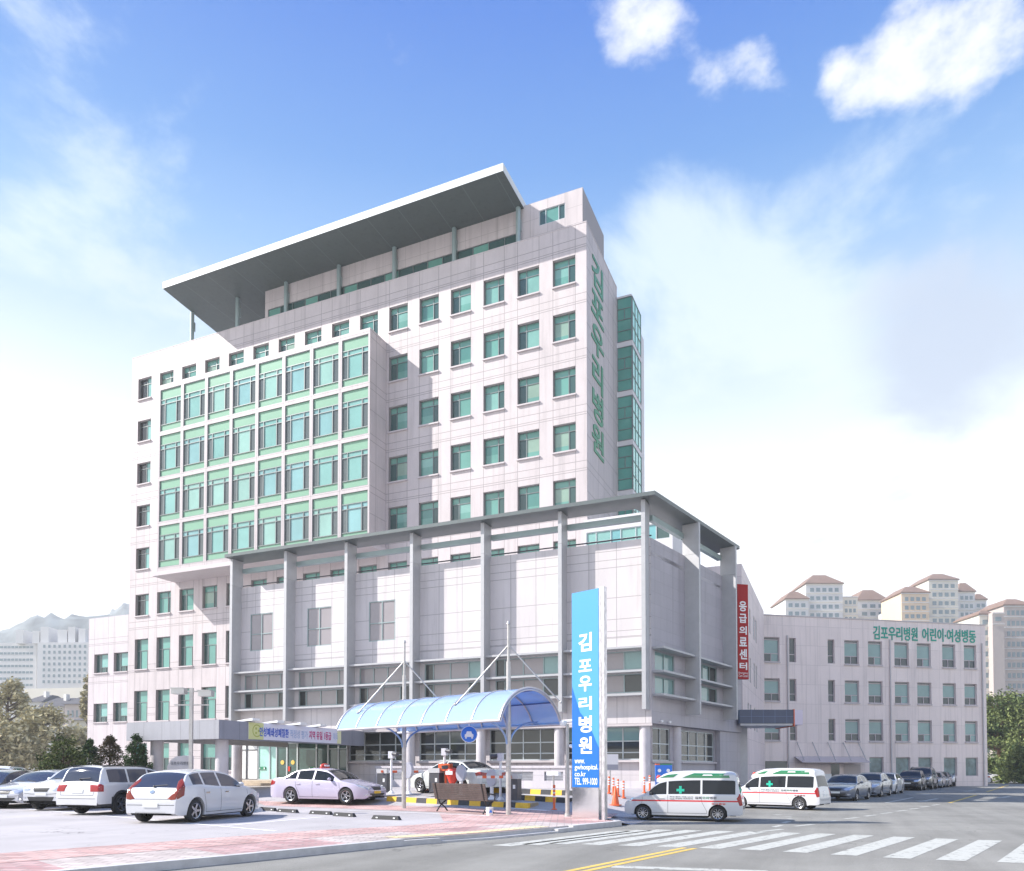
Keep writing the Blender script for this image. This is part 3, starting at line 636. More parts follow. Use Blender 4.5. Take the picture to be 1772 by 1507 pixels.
# blade roof
C = (-7.92, 35.6); En = (C[0]+SD[0]*11.3, C[1]+SD[1]*11.3); q = (-SD[1], SD[0])
In = (En[0]+q[0]*1.7, En[1]+q[1]*1.7); s2 = (37.25-In[1])/SD[1]; Ci = (In[0]+SD[0]*s2, 37.25)
b = MB(); b.prism([(-34.95, 35.6), C, Ci, (-34.95, 37.25)], 14.74, 14.93); b.prism([(C[0]+.0005, C[1]+.001), En, In, (Ci[0]+.0005, Ci[1]+.001)], 14.738, 14.932)
b.build('blade_roof', M['roofmetal'], hosp)
b = MB(); e1 = pt(oS, SD, LS, 0, 0); b.prism([(XP0, 36.81), C0, (e1[0], e1[1]), (e1[0]-3, e1[1]+.0), (-20, 47.3), (XP0, 47.3)], 12.2, 12.4); b.build('podium_roof', M['conc'], hosp)
# ground floor
m_gw = panel('ground_panels', (.60, .56, .58), (1, 0), 0, [(-8.7, 1.46)], [(.57, .65)], lw=.012)
oG = (-27.05, 37.6); xr = C0[0]-.15; cols = [-26.9, -22.37, -17.9, -13.35, -8.82]
hg = [(cols[k]+.28-oG[0] if k else .1, cols[k+1]-.28-oG[0], 2.0, 3.72) for k in range(4)]
b = MB(); wall(b, oG, (1, 0), xr-oG[0], .3, 3.8, hg, .15); b.build('ground_floor_wall', m_gw, hosp)
for k, (a, e, z0, z1) in enumerate(hg):
    pn = []
    for ix in range(4):
        for iz, (za, zb) in enumerate(((0, .22), (.22, .56), (.56, 1))):
            pn.append((ix/4, ix/4+.25, za, zb, (2 if (iz == 2 and k in (1,) and ix in (1, 2)) else (1 if k == 3 and iz == 2 else 0))))
    mq = winmesh('ground_window', e-a, z1-z0, pn, [('v', .25, 0, 1), ('v', .5, 0, 1), ('v', .75, 0, 1), ('h', .22, 0, 1), ('h', .56, 0, 1)], [M['gpodd'], M['gpodt'], M['gbayd']], t=.1, bmat=M['framel'], bw=.06)
    put_window(hosp, mq, oG, (1, 0), a, z0, name='ground_window')
b = MB()
for a, e, z0, z1 in hg: b.box(oG[0]+a-.05, oG[0]+e+.05, 37.35, 37.62, 1.88, 1.99)
b.build('window_ledge', M['sill'], hosp)
b = MB(); b.box(XP0, C0[0]+.02, 36.77, 36.9, 3.68, 3.795); b.build('fascia_strip', M['sill'], hosp)
for x in cols[1:]:
    b = MB(); b.cyl((x, 37.1, .3), (x, 37.1, 3.68), .27, n=24); b.build('column', M['conc'], hosp, smooth=True)
oSG = (C0[0]-.32, 37.15)
def sg(px): return s_of(px, oSG, SD)
hg = [(sg(1127), sg(1160), 1.95, 3.65), (sg(1178), sg(1236), 1.95, 3.65)]
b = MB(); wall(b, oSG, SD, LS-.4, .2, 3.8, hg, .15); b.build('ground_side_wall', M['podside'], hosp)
b = MB(); b.quad((C0[0]-.4, 36.8, 3.79), (C0[0], 36.8, 3.79), (e1[0], e1[1], 3.79), (e1[0]-1, e1[1], 3.79)); s9 = sg(1238)
b.obox(oSG, SD, s9, LS-.3, -.3, -.01, .0, 3.79)
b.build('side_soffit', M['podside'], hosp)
for k, (a, e, z0, z1) in enumerate(hg):
    nn = 2 if k == 0 else 4
    mq = winmesh('ground_window', e-a, z1-z0, [(0, 1, 0, 1, 0)], [('v', i/nn, 0, 1) for i in range(1, nn)]+[('h', .2, 0, 1), ('h', .52, 0, 1)], [M['gpodd']], t=.1, bmat=M['framel'], bw=.06)
    put_window(hosp, mq, oSG, SD, a, z0, name='ground_window')
    b = MB(); b.obox(oSG, SD, a-.1, e+.1, -.15, .02, 1.85, 1.945); b.build('window_ledge', M['sill'], hosp)
b = MB(); c_ = pt(oSG, SD, sg(1169), -.05, 0); b.cyl((c_[0], c_[1], .2), (c_[0], c_[1], 3.78), .27, n=24); b.build('column', M['conc'], hosp, smooth=True)
for px in (1142, 1156):
    c_ = pt(oS, SD, sp_(px), -.12, 3.95); b = MB(); b.lathe([(.02, -.09), (.07, -.06), (.08, 0), (.07, .03)], c_, 12); b.build('security_camera', M['whitep'], hosp, smooth=True)
# plinth wall with vents in front of the ground floor
pw = empty('vent_wall', (-17, 35, .5), 'low grey stone wall with louvred vents in front of ground floor windows', 'wall')
b = MB(); vents = [(1.0, 3.4), (4.1, 6.4), (7.1, 9.3), (9.9, 10.9)]
wall(b, (-23.3, 35.0), (1, 0), 11.3, .2, 1.58, [(a, e, .95, 1.4) for a, e in vents], .12); b.quad((-12, 35, .2), (-12, 35.6, .2), (-12, 35.6, 1.58), (-12, 35, 1.58)); b.box(-23.35, -11.95, 34.94, 35.6, 1.581, 1.7)
b.build('wall', m_gw, pw)
for a, e in vents:
    b = MB()
    for i in range(6): b.box(-23.3+a, -23.3+e, 35.06, 35.1, .965+i*.075, 1.0+i*.075)
    b.box(-23.3+a, -23.3+e, 35.11, 35.12, .95, 1.4); b.build('vent', M['metalgrey'], pw)
tag(MB().box(-11.4, -7.9, 36.0, 36.75, .2, .92).build('stone_planter_kerb', m_gw), 'low stone kerb at foot of the podium corner column', 'stone kerb')

# porch ------------------------------------------------------------
px0, px1, py0, py1 = -31.03, -25.25, 25.51, 36.7
m_porch = panel('porch_metal', (.36, .36, .39), (1, 0), 0, [(px1, 1.16)], [(2.86, 9)], lw=.02, var=.08)
m_porchs = panel('porch_metal_side', (.24, .25, .30), (0, 1), 0, [(py0, 1.25)], [(2.86, 9)], lw=.02, var=.08)
b = MB(); b.box(px0, px1-.02, py0, py0+.25, 2.87, 3.73); b.box(px0, px0+.25, py0+.251, py1, 2.87, 3.729); b.box(px0+.251, px1-.27, py0+.251, py1, 3.3, 3.728); b.box(px1-.27, px1-.02, py0+.251, py1, 2.87, 3.731); b.build('porch_roof', m_porch, hosp)
b = MB(); b.box(px1-.019, px1, py0+.002, py1, 2.865, 3.732); b.build('porch_side_fascia', m_porchs, hosp)
b = MB(); b.box(px0+.252, px1-.272, py0+.252, py1, 3.24, 3.297)
b.build('porch_ceiling', mat('porch_ceiling', (.72, .70, .66), .25, metal=.3), hosp)
for x, y in ((-29.81, 26.2), (-25.85, 26.3), (-31.5, 33.2), (-25.9, 32.5)):
    if y == 32.5: continue
    z = gh(x, y)-.1; b = MB(); b.cyl((x, y, z), (x, y, 3.24 if x < -30 else 2.868), .29, n=24); b.build('column', M['conc'], hosp, smooth=True)
yb0 = s_of(428.5, (px1, 0), (0, 1)); yb1 = s_of(589, (px1, 0), (0, 1))
ban = empty('banner', (px1+.03, (yb0+yb1)/2, 2.9), 'long white banner with blue and red lettering along the porch roof', 'banner')
b = MB(); b.box(px1+.01, px1+.03, yb0, yb1, 2.93, 3.72); b.build('cloth', mat('banner_white', (.70, .70, .82), .5), ban)
b = MB(); b.box(px1+.031, px1+.036, yb0, yb0+1.0, 2.93, 3.72); b.build('colour_band', mat('banner_green', (.62, .64, .30), .5), ban)
b = MB(); b.box(px1+.031, px1+.036, yb1-.35, yb1, 2.93, 3.72); b.build('colour_band', mat('banner_cream', (.72, .72, .45), .5), ban)
b = MB(); c_ = (px1+.04, yb0+.55, 3.34)
for rr, ww in ((.3, .05),):
    n = 28; vs = []; fs = []
    for i in range(n):
        t = 2*pi*i/n
        for r2 in (rr-ww, rr): vs.append((c_[0], c_[1]+r2*cos(t), c_[2]+r2*sin(t)))
    b.add(vs, [(2*i, 2*i+1, (2*i+3) % (2*n), (2*i+2) % (2*n)) for i in range(n)])
for t in range(3):
    a_ = t*2.09; b.box(c_[0], c_[0]+.003, c_[1]+cos(a_)*.12-.05, c_[1]+cos(a_)*.12+.05, c_[2]+sin(a_)*.12-.05, c_[2]+sin(a_)*.12+.05)
b.build('emblem', mat('banner_olive', (.38, .42, .08), .5), ban)
tb = mat('banner_blue_ink', (.05, .12, .55), .5); tr = mat('banner_red_ink', (.50, .02, .18), .5); tg = mat('banner_grey_ink', (.35, .45, .68), .5)
L_ = yb1-yb0; oBn = (px1+.036, yb0)
def fit_text(parent, s_, m_, o, d, a, e, z, h, **k):
    k.setdefault('depth', .004); k['bold'] = min(k.get('bold', 0), (.032 if h > .3 else .008)*h); me = text(s_, h*1.15, m_, **k); xs = [v.co.x for v in me.vertices]; zs = [v.co.z for v in me.vertices]
    if not xs: return
    f = (e-a)/(max(xs)-min(xs)); g = h/(max(zs)-min(zs)); x0, z0 = min(xs), min(zs)
    for v in me.vertices: v.co.x = (v.co.x-x0)*f; v.co.z = (v.co.z-z0)*g
    me.name = 'lettering'; return link('lettering', me, parent, Vector(pt(o, d, a, -.004, z))-W(parent), atan2(d[1], d[0]))
ypx = lambda x: s_of(380+x/7.38, (px1, 0), (0, 1))-yb0
fit_text(ban, '만성폐쇄성폐질환', tb, oBn, (0, 1), ypx(498), ypx(872), 3.09, .44, bold=.012)
fit_text(ban, '적정성 평가', tg, oBn, (0, 1), ypx(890), ypx(1115), 3.09, .42, bold=.004)
fit_text(ban, '지역 유일 1등급', tr, oBn, (0, 1), ypx(1132), ypx(1415), 3.09, .44, bold=.012)
fit_text(ban, '획득', tg, oBn, (0, 1), ypx(1440), ypx(1505), 3.1, .4)
for y in (27.2, 28.9, 30.6, 32.2):
    b = MB(); b.add([(px1-.6, y, 3.74), (px1+.35, y, 3.78), (px1+.35, y+.5, 3.78), (px1-.6, y+.5, 3.74), (px1-.6, y, 3.80), (px1+.35, y, 3.90), (px1+.35, y+.5, 3.90), (px1-.6, y+.5, 3.8)], [(0, 1, 2, 3), (4, 5, 6, 7), (0, 1, 5, 4), (1, 2, 6, 5), (2, 3, 7, 6), (3, 0, 4, 7)])
    b.build('floodlight', M['whitep'], hosp)
# entrance
oD = (-35.4, 37.3)
m_stone = mat('step_stone', (.50, .42, .33), .7, var=.15, vscale=3)
b = MB(); b.box(-35.2, -27.0, 34.4, 37.5, .1, .86); b.box(-35.4, -26.8, 34.05, 34.39, .1, .72); b.box(-35.6, -26.6, 33.7, 34.04, .1, .58); b.build('entrance_steps', m_stone, hosp)
b = MB(); b.box(-35.5, -27.0, 37.25, 37.55, 3.18, 3.79); b.build('entrance_header', M['finm'], hosp)
sd = lambda px: s_of(px, oD, (1, 0))
mgl = mat('entrance_glass_pale', (.36, .62, .55), .06, spec=.8, var=.2, vscale=.8); mgd = mat('entrance_glass_dark', (.04, .085, .075), .05, spec=.9, var=.5, vscale=.7)
mwb = mat('white_blind_glass', (.78, .78, .76), .15)
edges = [407, 427, 447, 467, 479, 497, 515, 548, 568, 586, 601]; kinds = [2, 2, 0, 0, 1, 1, 1, 1, 1, 1]
for k in range(10):
    a, e = sd(edges[k]), sd(edges[k+1])
    mq = winmesh('entrance_glazing', e-a, 2.3, [(0, 1, 0, 1, kinds[k])], [('h', .82, 0, 1)] if k < 2 or k > 7 else [], [mgl, mgd, mwb], t=0, bw=.05, bmat=M['framel'] if k > 1 else M['dark'])
    put_window(hosp, mq, oD, (1, 0), a, .87, name='glass_door' if 2 <= k <= 7 else 'entrance_glazing')
m_gold = mat('gold_sticker', (.75, .52, .12), .5)
for px in (489, 507):
    b = MB(); b.cyl((oD[0]+sd(px), 37.285, 1.95), (oD[0]+sd(px), 37.27, 1.95), .14, n=20); b.build('door_sticker', m_gold, hosp)
for px in (455, 541):
    b = MB(); x = oD[0]+sd(px); b.box(x-.25, x+.25, 37.25, 37.28, 1.5, 1.68); b.build('door_sign', M['green'], hosp)
    b = MB(); b.box(x+.12, x+.2, 37.23, 37.248, 1.53, 1.64); b.box(x-.22, x-.17, 37.23, 37.248, 1.54, 1.63); b.build('door_sign_mark', M['whitep'], hosp)
b = MB(); x = oD[0]+sd(501); b.box(x-.07, x+.07, 37.25, 37.28, 1.4, 1.7); b.build('door_notice', M['red'], hosp)
# left annex of the hospital
b = MB(); oA = (-68.74, 52.0); hA = []
for z, h in ((11.09, 1.88), (6.2, 1.85)):
    for a in (.85, 3.6): hA.append((a, a+1.95, z, z+h))
wall(b, oA, (1, 0), 11.6, 0, 16.61, hA, .35); b.quad((-68.74, 52, 0), (-68.74, 52, 16.6), (-68.74, 62, 16.6), (-68.74, 62, 0)); b.quad((-68.74, 52, 16.61), (-57.2, 52, 16.61), (-57.2, 62, 16.61), (-68.74, 62, 16.61))
b.build('annex_wall', panel('annex_granite', (.54, .49, .50), (1, 0), 0, [(-67.89, 2.75), (-65.94, 2.75)], [(ZS9-.85, 3.8), (ZS9-1.35, 3.8), (ZS9+2.3, 3.8)]), hosp)
mX = winmesh('annex_window', 1.95, 1.86, [(0, .35, 0, 1, 1), (.35, 1, .3, 1, 0), (.35, 1, 0, .3, 1)], [('h', .3, .35, 1), ('v', .35, 0, 1), ('v', .7, 0, .3)], [M['gbay'], M['gd']], t=.3)
sX = sillmesh(1.95)
for a, e, z0, z1 in hA: put_window(hosp, mX, oA, (1, 0), a, z0, sX, name='annex_window')

# ------------------------------------------------------------------ vehicles
def interp(P, u):
    if u <= P[0][0]: return P[0][1]
    for i in range(len(P)-1):
        if u <= P[i+1][0]:
            (a, fa), (b, fb) = P[i], P[i+1]; t = (u-a)/(b-a)
            def sl(j):
                if j <= 0 or j >= len(P)-1: return None
                h0 = P[j][0]-P[j-1][0]; h1 = P[j+1][0]-P[j][0]; d0 = (P[j][1]-P[j-1][1])/h0; d1 = (P[j+1][1]-P[j][1])/h1
                if d0*d1 <= 0: return 0
                return 3*(h0+h1)/((2*h1+h0)/d0+(h1+2*h0)/d1)
            d = (fb-fa)/(b-a); m0 = sl(i); m1 = sl(i+1); m0 = d if m0 is None else m0; m1 = d if m1 is None else m1
            h = b-a
            return (2*t**3-3*t*t+1)*fa+(t**3-2*t*t+t)*h*m0+(-2*t**3+3*t*t)*fb+(t**3-t*t)*h*m1
    return P[-1][1]
def paint(name, col, rough=.25, metal=0): return mat(name, col, rough, metal=metal, coat=.8, spec=.5)
m_cglass = mat('car_glass', (.010, .012, .016), .04, spec=.45)
m_cglassb = mat('car_glass_blueish', (.035, .042, .07), .05, spec=.6)
m_tyre = mat('tyre_rubber', (.022, .022, .023), .8)
m_rim = mat('alloy_rim', (.50, .50, .53), .25, metal=.85)
m_trim = mat('black_trim', (.03, .03, .033), .5)
m_lamp = mat('clear_lamp', (.55, .57, .62), .08, metal=.5, coat=1)
m_tail = mat('tail_lamp_red', (.30, .008, .010), .2, coat=.3)
m_tailo = mat('tail_lamp_orange', (.20, .022, .008), .2, coat=.2)
m_plate = mat('white_plate', (.75, .76, .74), .4)
m_platey = mat('yellow_plate', (.80, .50, .02), .4)
m_chrome = mat('chrome', (.7, .7, .72), .12, metal=1)
m_grille = mat('grille_black', (.02, .02, .022), .35)
m_under = mat('underbody', (.012, .012, .012), .9)
STY = dict(
 sedan=dict(L=4.80, W=.91, wb=2.75, fo=.93, r=.325, H=1.475, glass=(1.18, 4.12), ws=(1.24, 2.02), rw=(3.42, 4.08), pil=[2.55, 3.38], side=(1.55, 3.98),
   top=[(0, .56), (.05, .66), (.25, .76), (.7, .87), (1.15, .96), (1.25, 1.0), (2.05, 1.40), (2.7, 1.475), (3.4, 1.42), (4.1, 1.12), (4.45, 1.08), (4.72, 1.02), (4.8, .66)],
   belt=[(0, .54), (.1, .64), (.6, .78), (1.2, .88), (2.5, .93), (3.8, .99), (4.4, 1.0), (4.72, .96), (4.8, .62)]),
 hatch=dict(L=4.25, W=.89, wb=2.65, fo=.86, r=.325, H=1.48, glass=(1.0, 4.15), ws=(1.05, 1.85), rw=(3.62, 4.10), pil=[2.35, 3.12], side=(1.35, 3.62),
   top=[(0, .56), (.05, .66), (.25, .78), (.6, .88), (1.0, .99), (1.1, 1.03), (1.85, 1.41), (2.5, 1.48), (3.3, 1.45), (3.64, 1.38), (4.0, 1.06), (4.12, .95), (4.2, .80), (4.25, .60)],
   belt=[(0, .54), (.1, .64), (.6, .80), (1.1, .90), (2.4, .95), (3.4, 1.02), (3.9, 1.02), (4.12, .93), (4.2, .78), (4.25, .58)]),
 suv=dict(L=4.45, W=.93, wb=2.64, fo=.88, r=.36, H=1.68, glass=(1.1, 4.36), ws=(1.15, 1.85), rw=(3.85, 4.22), pil=[2.5, 3.3], side=(1.4, 4.0), trim=.42,
   top=[(0, .72), (.05, .86), (.25, .97), (.7, 1.05), (1.1, 1.12), (1.2, 1.15), (1.9, 1.58), (2.5, 1.68), (3.5, 1.65), (3.9, 1.58), (4.25, 1.12), (4.35, 1.0), (4.41, .85), (4.45, .62)],
   belt=[(0, .70), (.1, .84), (.6, .96), (1.2, 1.03), (2.4, 1.07), (3.5, 1.12), (4.1, 1.10), (4.35, .98), (4.41, .83), (4.45, .6)]),
 mpv=dict(L=4.67, W=.92, wb=2.76, fo=.92, r=.345, H=1.64, glass=(1.05, 4.58), ws=(1.1, 1.95), rw=(4.28, 4.52), pil=[2.4, 3.35], side=(1.45, 4.2), trim=.40,
   top=[(0, .66), (.05, .80), (.25, .90), (.7, .98), (1.05, 1.07), (1.15, 1.11), (1.95, 1.53), (2.6, 1.63), (3.8, 1.63), (4.25, 1.60), (4.36, 1.52), (4.53, 1.10), (4.59, .98), (4.63, .85), (4.67, .62)],
   belt=[(0, .64), (.1, .78), (.6, .90), (1.2, 1.0), (2.4, 1.02), (3.6, 1.03), (4.3, 1.05), (4.53, 1.0), (4.59, .94), (4.63, .82), (4.67, .6)]),
 van=dict(L=5.15, W=.96, wb=3.25, fo=.86, r=.345, H=1.95, glass=(.80, 5.10), ws=(.85, 1.62), rw=(4.92, 5.05), pil=[1.95, 3.42], side=(1.15, 4.85),
   top=[(0, .70), (.05, .82), (.25, .95), (.6, 1.08), (.8, 1.16), (.9, 1.20), (1.65, 1.78), (2.1, 1.88), (3.5, 1.93), (4.7, 1.92), (4.9, 1.86), (5.06, 1.22), (5.1, 1.05), (5.13, .85), (5.15, .62)],
   belt=[(0, .68), (.1, .80), (.6, 1.02), (.9, 1.10), (2.0, 1.13), (3.5, 1.14), (4.9, 1.14), (5.06, 1.12), (5.1, 1.0), (5.13, .82), (5.15, .6)]))
WHEEL = {}
def wheel_meshes(kind):
    if kind in WHEEL: return WHEEL[kind]
    a = MB(); n = 36
    prof = [(.60, -.10), (.70, -.105), (.90, -.10), (.98, -.08), (1.0, -.04), (1.0, .04), (.98, .08), (.90, .10), (.70, .105), (.64, .09), (.64, .03), (.2, .02), (.05, .02)]
    vs = []
    for r_, y in prof:
        for i in range(n): t = 2*pi*i/n; vs.append((y*1.0, r_*cos(t), r_*sin(t)))
    a.add(vs, [(k*n+i, k*n+(i+1) % n, (k+1)*n+(i+1) % n, (k+1)*n+i) for k in range(len(prof)-1) for i in range(n)])
    ty = a.mesh('tyre', m_tyre, smooth=40)
    b = MB(); n = 36
    for r0, r1, x0, x1 in ((.60, .66, .085, .095), (.10, .16, .07, .08)):
        vs = []
        for r_, x in ((r0, x0-.05), (r0, x0), (r1, x1), (r1, x1-.05)):
            for i in range(n): t = 2*pi*i/n; vs.append((x, r_*cos(t), r_*sin(t)))
        b.add(vs, [(k*n+i, k*n+(i+1) % n, (k+1)*n+(i+1) % n, (k+1)*n+i) for k in range(3) for i in range(n)])
    b.cyl((.03, 0, 0), (.085, 0, 0), .12, n=16)
    ns = {'five': 5, 'ten': 10, 'seven': 7}[kind]; hw = {'five': .085, 'ten': .035, 'seven': .06}[kind]
    for k in range(ns):
        t = 2*pi*k/ns; c, s_ = cos(t), sin(t)
        vs = []
        for r_, x, q in ((.09, .075, hw*1.25), (.62, .088, hw)):
            for xx in (x-.03, x):
                for e in (-q, q): vs.append((xx, r_*c-e*s_, r_*s_+e*c))
        b.add(vs, [(0, 1, 5, 4), (2, 6, 7, 3), (0, 4, 6, 2), (1, 3, 7, 5), (4, 5, 7, 6), (0, 2, 3, 1)])
    b.cyl((.005, 0, 0), (.012, 0, 0), .58, n=30)
    ri = b.mesh('rim', m_rim, smooth=30)
    WHEEL[kind] = (ty, ri); return WHEEL[kind]
SHELL = {}
def shell(sty):
    """returns dict of vertex grid parts for the style in local coords: x right, y forward, z up"""
    if sty in SHELL: return SHELL[sty]
    q = STY[sty]; L, Wd, r = q['L'], q['W'], q['r']; ar = r+.055; ax = [q['fo'], q['fo']+q['wb']]
    us = {0, L, .02, .05, .1, .16, .25, L-.02, L-.05, L-.1, L-.16, L-.25}
    u = .35
    while u < L-.3: us.add(round(u, 3)); u += .1
    for c in ax:
        for k in range(13): us.add(c-ar*cos(pi*k/12))
        us.add(c-ar-.004); us.add(c+ar+.004)
    crit = [*q['glass'], *q['ws'], *q['rw'], *q['side']]
    for p in q['pil']: crit += [p-.04, p+.04]
    us = sorted(us); us = [x for x in us if min(abs(x-c) for c in crit) > .03 or any(abs(x-(c-ar)) < .01 or abs(x-(c+ar)) < .01 for c in ax)]
    us = sorted(set(us) | set(crit))
    TL = [0, .12, .26, .42, .58, .74, .88, 1]; TG = [.07, .3, .5, .7, .9, 1.0]; TA = [.93, .75, .5, .25, 0]
    grid = []
    for u in us:
        top = interp(q['top'], u); belt = min(interp(q['belt'], u), top-.015)
        pf = 1-.26*max(0, (.75-u)/.75)**2.3-.14*max(0, (u-(L-.55))/.55)**2.3
        if sty == 'van': pf = 1-.22*max(0, (.6-u)/.6)**2.3-.05*max(0, (u-(L-.3))/.3)**2.3
        if sty in ('mpv', 'suv'): pf = 1-.22*max(0, (.6-u)/.6)**2.3-.09*max(0, (u-(L-.4))/.4)**2.3
        w_ = Wd*pf; zb = .19 if sty in ('sedan', 'hatch') else .25
        zb += .10*max(0, (.14-u)/.14)**1.5+.06*max(0, (u-(L-.12))/.12)**1.5+.02*(u < .5)+.03*(u > L-.6)
        fl = 0
        for c in ax:
            if abs(u-c) < ar: zb = max(zb, r+sqrt(max(0, ar*ar-(u-c)**2)))
            if abs(u-c) < ar+.15: fl = max(fl, .018*(1-abs(u-c)/(ar+.15)))
        zb = min(zb, belt-.03)
        row = []
        row.append((w_*.80, zb+.0))
        for t in TL:
            z = zb+(belt-zb)*t
            bul = 1-.055*max(0, (.52-z)/.33)**2-.04*max(0, (z-.60)/.4)**2 if sty != 'van' else 1-.04*max(0, (.5-z)/.3)**2-.012*max(0, (z-.7)/.4)
            row.append((w_*bul+fl*(1-t*.6), z))
        yb = row[-1][0]; hg = top-belt; crown = min(.055, hg*.45); te = top-crown
        tum = {'van': .18, 'mpv': .30, 'suv': .34}.get(sty, .46)
        ye = yb-max(.045, tum*(te-belt)+.03)
        for t in TG:
            z = belt+(te-belt)*t; row.append((yb-.02*min(1, t*8)-(yb-.02-ye)*(t**1.12), z))
        for a in TA: row.append((ye*a, te+crown*(1-a*a)))
        grid.append(row)
    SHELL[sty] = (us, grid, 1+len(TL)); return SHELL[sty]
def patch(bvh, poly, axis, org, rings=5, nb=36, lift=.008, depth=.02):
    """poly in a plane seen along axis ('F' front: (x,z); 'R' rear; 'S' right side (y,z); 'Z' top); projected on the body. returns MB"""
    # resample boundary
    pts = [Vector(p) for p in poly]; per = []; n = len(pts)
    L = [(pts[(i+1) % n]-pts[i]).length for i in range(n)]; T = sum(L)
    for i in range(n):
        m = max(1, int(round(nb*L[i]/T)))
        for k in range(m): per.append(pts[i].lerp(pts[(i+1) % n], k/m))
    c = sum(per, Vector((0, 0)))/len(per); m = len(per)
    vs = []; ok = True
    def proj(p):
        if axis in 'FR':
            s = 1 if axis == 'F' else -1; o_ = Vector((p.x, s*4, p.y)); d = Vector((0, -s, 0))
        elif axis in 'SL':
            s = 1 if axis == 'S' else -1; o_ = Vector((s*3, p.x, p.y)); d = Vector((-s, 0, 0))
        elif axis == 'Z': o_ = Vector((p.x, p.y, 4)); d = Vector((0, 0, -1))
        else:   # corner: ('C', angle) handled by org
            ang = org; d = Vector((-sin(ang), -cos(ang), 0)); rt = Vector((cos(ang), -sin(ang), 0)); o_ = rt*p.x-d*5+Vector((0, 0, p.y))
        h = bvh.ray_cast(o_, d)
        return (h[0], -d) if h[0] else (None, None)
    base = None
    for k in range(rings+1):
        f = k/rings
        for p in per:
            qp = c.lerp(p, f); h, d = proj(qp)
            if h is None: 
                h = last if (last := (vs[-1] if vs else None)) is not None else Vector((0, 0, 0)); d = Vector((0, 0, 0))
                vs.append(h); continue
            vs.append(h+d*lift)
    for p in per:
        h, d = proj(p); vs.append((h-d*depth) if h is not None else vs[rings*m])
    fs = []
    for k in range(rings+1):
        for i in range(m): fs.append((k*m+i, k*m+(i+1) % m, (k+1)*m+(i+1) % m, (k+1)*m+i))
    b = MB(); b.add(vs, fs); return b
PROTO = {}
def make_car(name, label, cat, x, y, az, s=1., sty='sedan', pm=None, wheel='five', glassm=None, group=None, tail=None, platef=None, z=None, detail=True, kind2=None):
    zg = gh(x, y) if z is None else z
    root = empty(name, (x, y, zg), label, cat, group, az=az, s=s)
    key = (sty, pm.name, wheel, (glassm or m_cglass).name, (tail or m_tail).name, (platef or m_plate).name, detail, kind2)
    if key in PROTO:
        for nm, me, loc, rz, kids in PROTO[key]:
            o = link(nm, me, root, loc, rz)
            for n2, m2 in kids: link(n2, m2, o)
        return root
    rec = []
    def part(nm, me, loc=(0, 0, 0), rz=0, kids=()):
        o = link(nm, me, root, loc, rz); rec.append((nm, me, loc, rz, list(kids)))
        for n2, m2 in kids: link(n2, m2, o)
        return o
    q = STY[sty]; us, grid, ib = shell(sty); L = q['L']; gm = glassm or m_cglass; tl_ = tail or m_tail; pf_ = platef or m_plate
    nr = len(grid[0]); Y = lambda u: L/2-u
    body = MB(); ws = MB(); rw = MB(); sides = {}
    V = []
    for u, row in zip(us, grid):
        V.append([(yy, Y(u), zz_) for yy, zz_ in row]+[(-yy, Y(u), zz_) for yy, zz_ in row[-2::-1]])
    nc = 2*nr-1; idx = [[i*nc+j for j in range(nc)] for i in range(len(us))]
    allv = [v for r_ in V for v in r_]
    spans = []
    edges = [q['side'][0]]
    for p in q['pil']: edges += [p-.04, p+.04]
    edges.append(q['side'][1])
    for k in range(0, len(edges), 2): spans.append((edges[k], edges[k+1]))
    def cls(i, j):
        uc = (us[i]+us[i+1])/2; jj = j if j < nr-1 else nc-2-j    # cell index from outside
        side = 1 if j < nr-1 else -1
        if ib <= jj < ib+4:
            for k, (a, b_) in enumerate(spans):
                if a < uc < b_ and grid[i][ib+4][1]-grid[i][ib-1][1] > .07: return ('s', k, side)
        if jj >= ib+6:
            if q['ws'][0] < uc < q['ws'][1]: return ('w',)
            if q['rw'][0] < uc < q['rw'][1]: return ('r',)
        return ('b',)
    fb = {}
    for i in range(len(us)-1):
        for j in range(nc-1):
            f = (idx[i][j], idx[i][j+1], idx[i+1][j+1], idx[i+1][j]); fb.setdefault(cls(i, j), []).append(f)
    def sub(fs, extra=None):
        m_ = {}; b = MB()
        for f in fs:
            for v in f:
                if v not in m_: m_[v] = len(b.v); b.v.append(allv[v])
            b.f.append(tuple(m_[v] for v in f)); b.m.append(0)
        return b
    for i_, row in ((0, idx[0]), (len(us)-1, idx[-1])):
        c = len(allv); rr = [allv[v] for v in row]; zc_ = sum(p[2] for p in rr)/len(rr); allv.append((0, rr[0][1], zc_))
        for j in range(nc-1): fb[('b',)].append((row[j], row[j+1], c))
        fb[('b',)].append((row[-1], row[0], c))
    bb = sub(fb[('b',)])
    tz = q.get('trim')
    if tz:
        for k, f in enumerate(bb.f):
            zc_ = sum(bb.v[v][2] for v in f)/len(f); yc = sum(bb.v[v][1] for v in f)/len(f)
            ra = min(abs(sqrt((yc-Y(a))**2+(zc_-q['r'])**2)-q['r']-.09) for a in (q['fo'], q['fo']+q['wb']))
            if zc_ < tz or (ra < .05 and zc_ > .3): bb.m[k] = 1
    full = MB(); full.v = allv; full.f = sum(fb.values(), []); full.m = [0]*len(full.f)
    bvh = BVHTree.FromPolygons([Vector(v) for v in allv], [f for f in full.f])
    part('body', bb.mesh('body', [pm, m_trim], smooth=38))
    part('windshield', sub(fb[('w',)]).mesh('windshield', gm, smooth=60)); part('rear_window', sub(fb[('r',)]).mesh('rear_window', gm, smooth=60))
    for key_, fs in fb.items():
        if key_[0] == 's': part('side_window', sub(fs).mesh('side_window', gm, smooth=60))
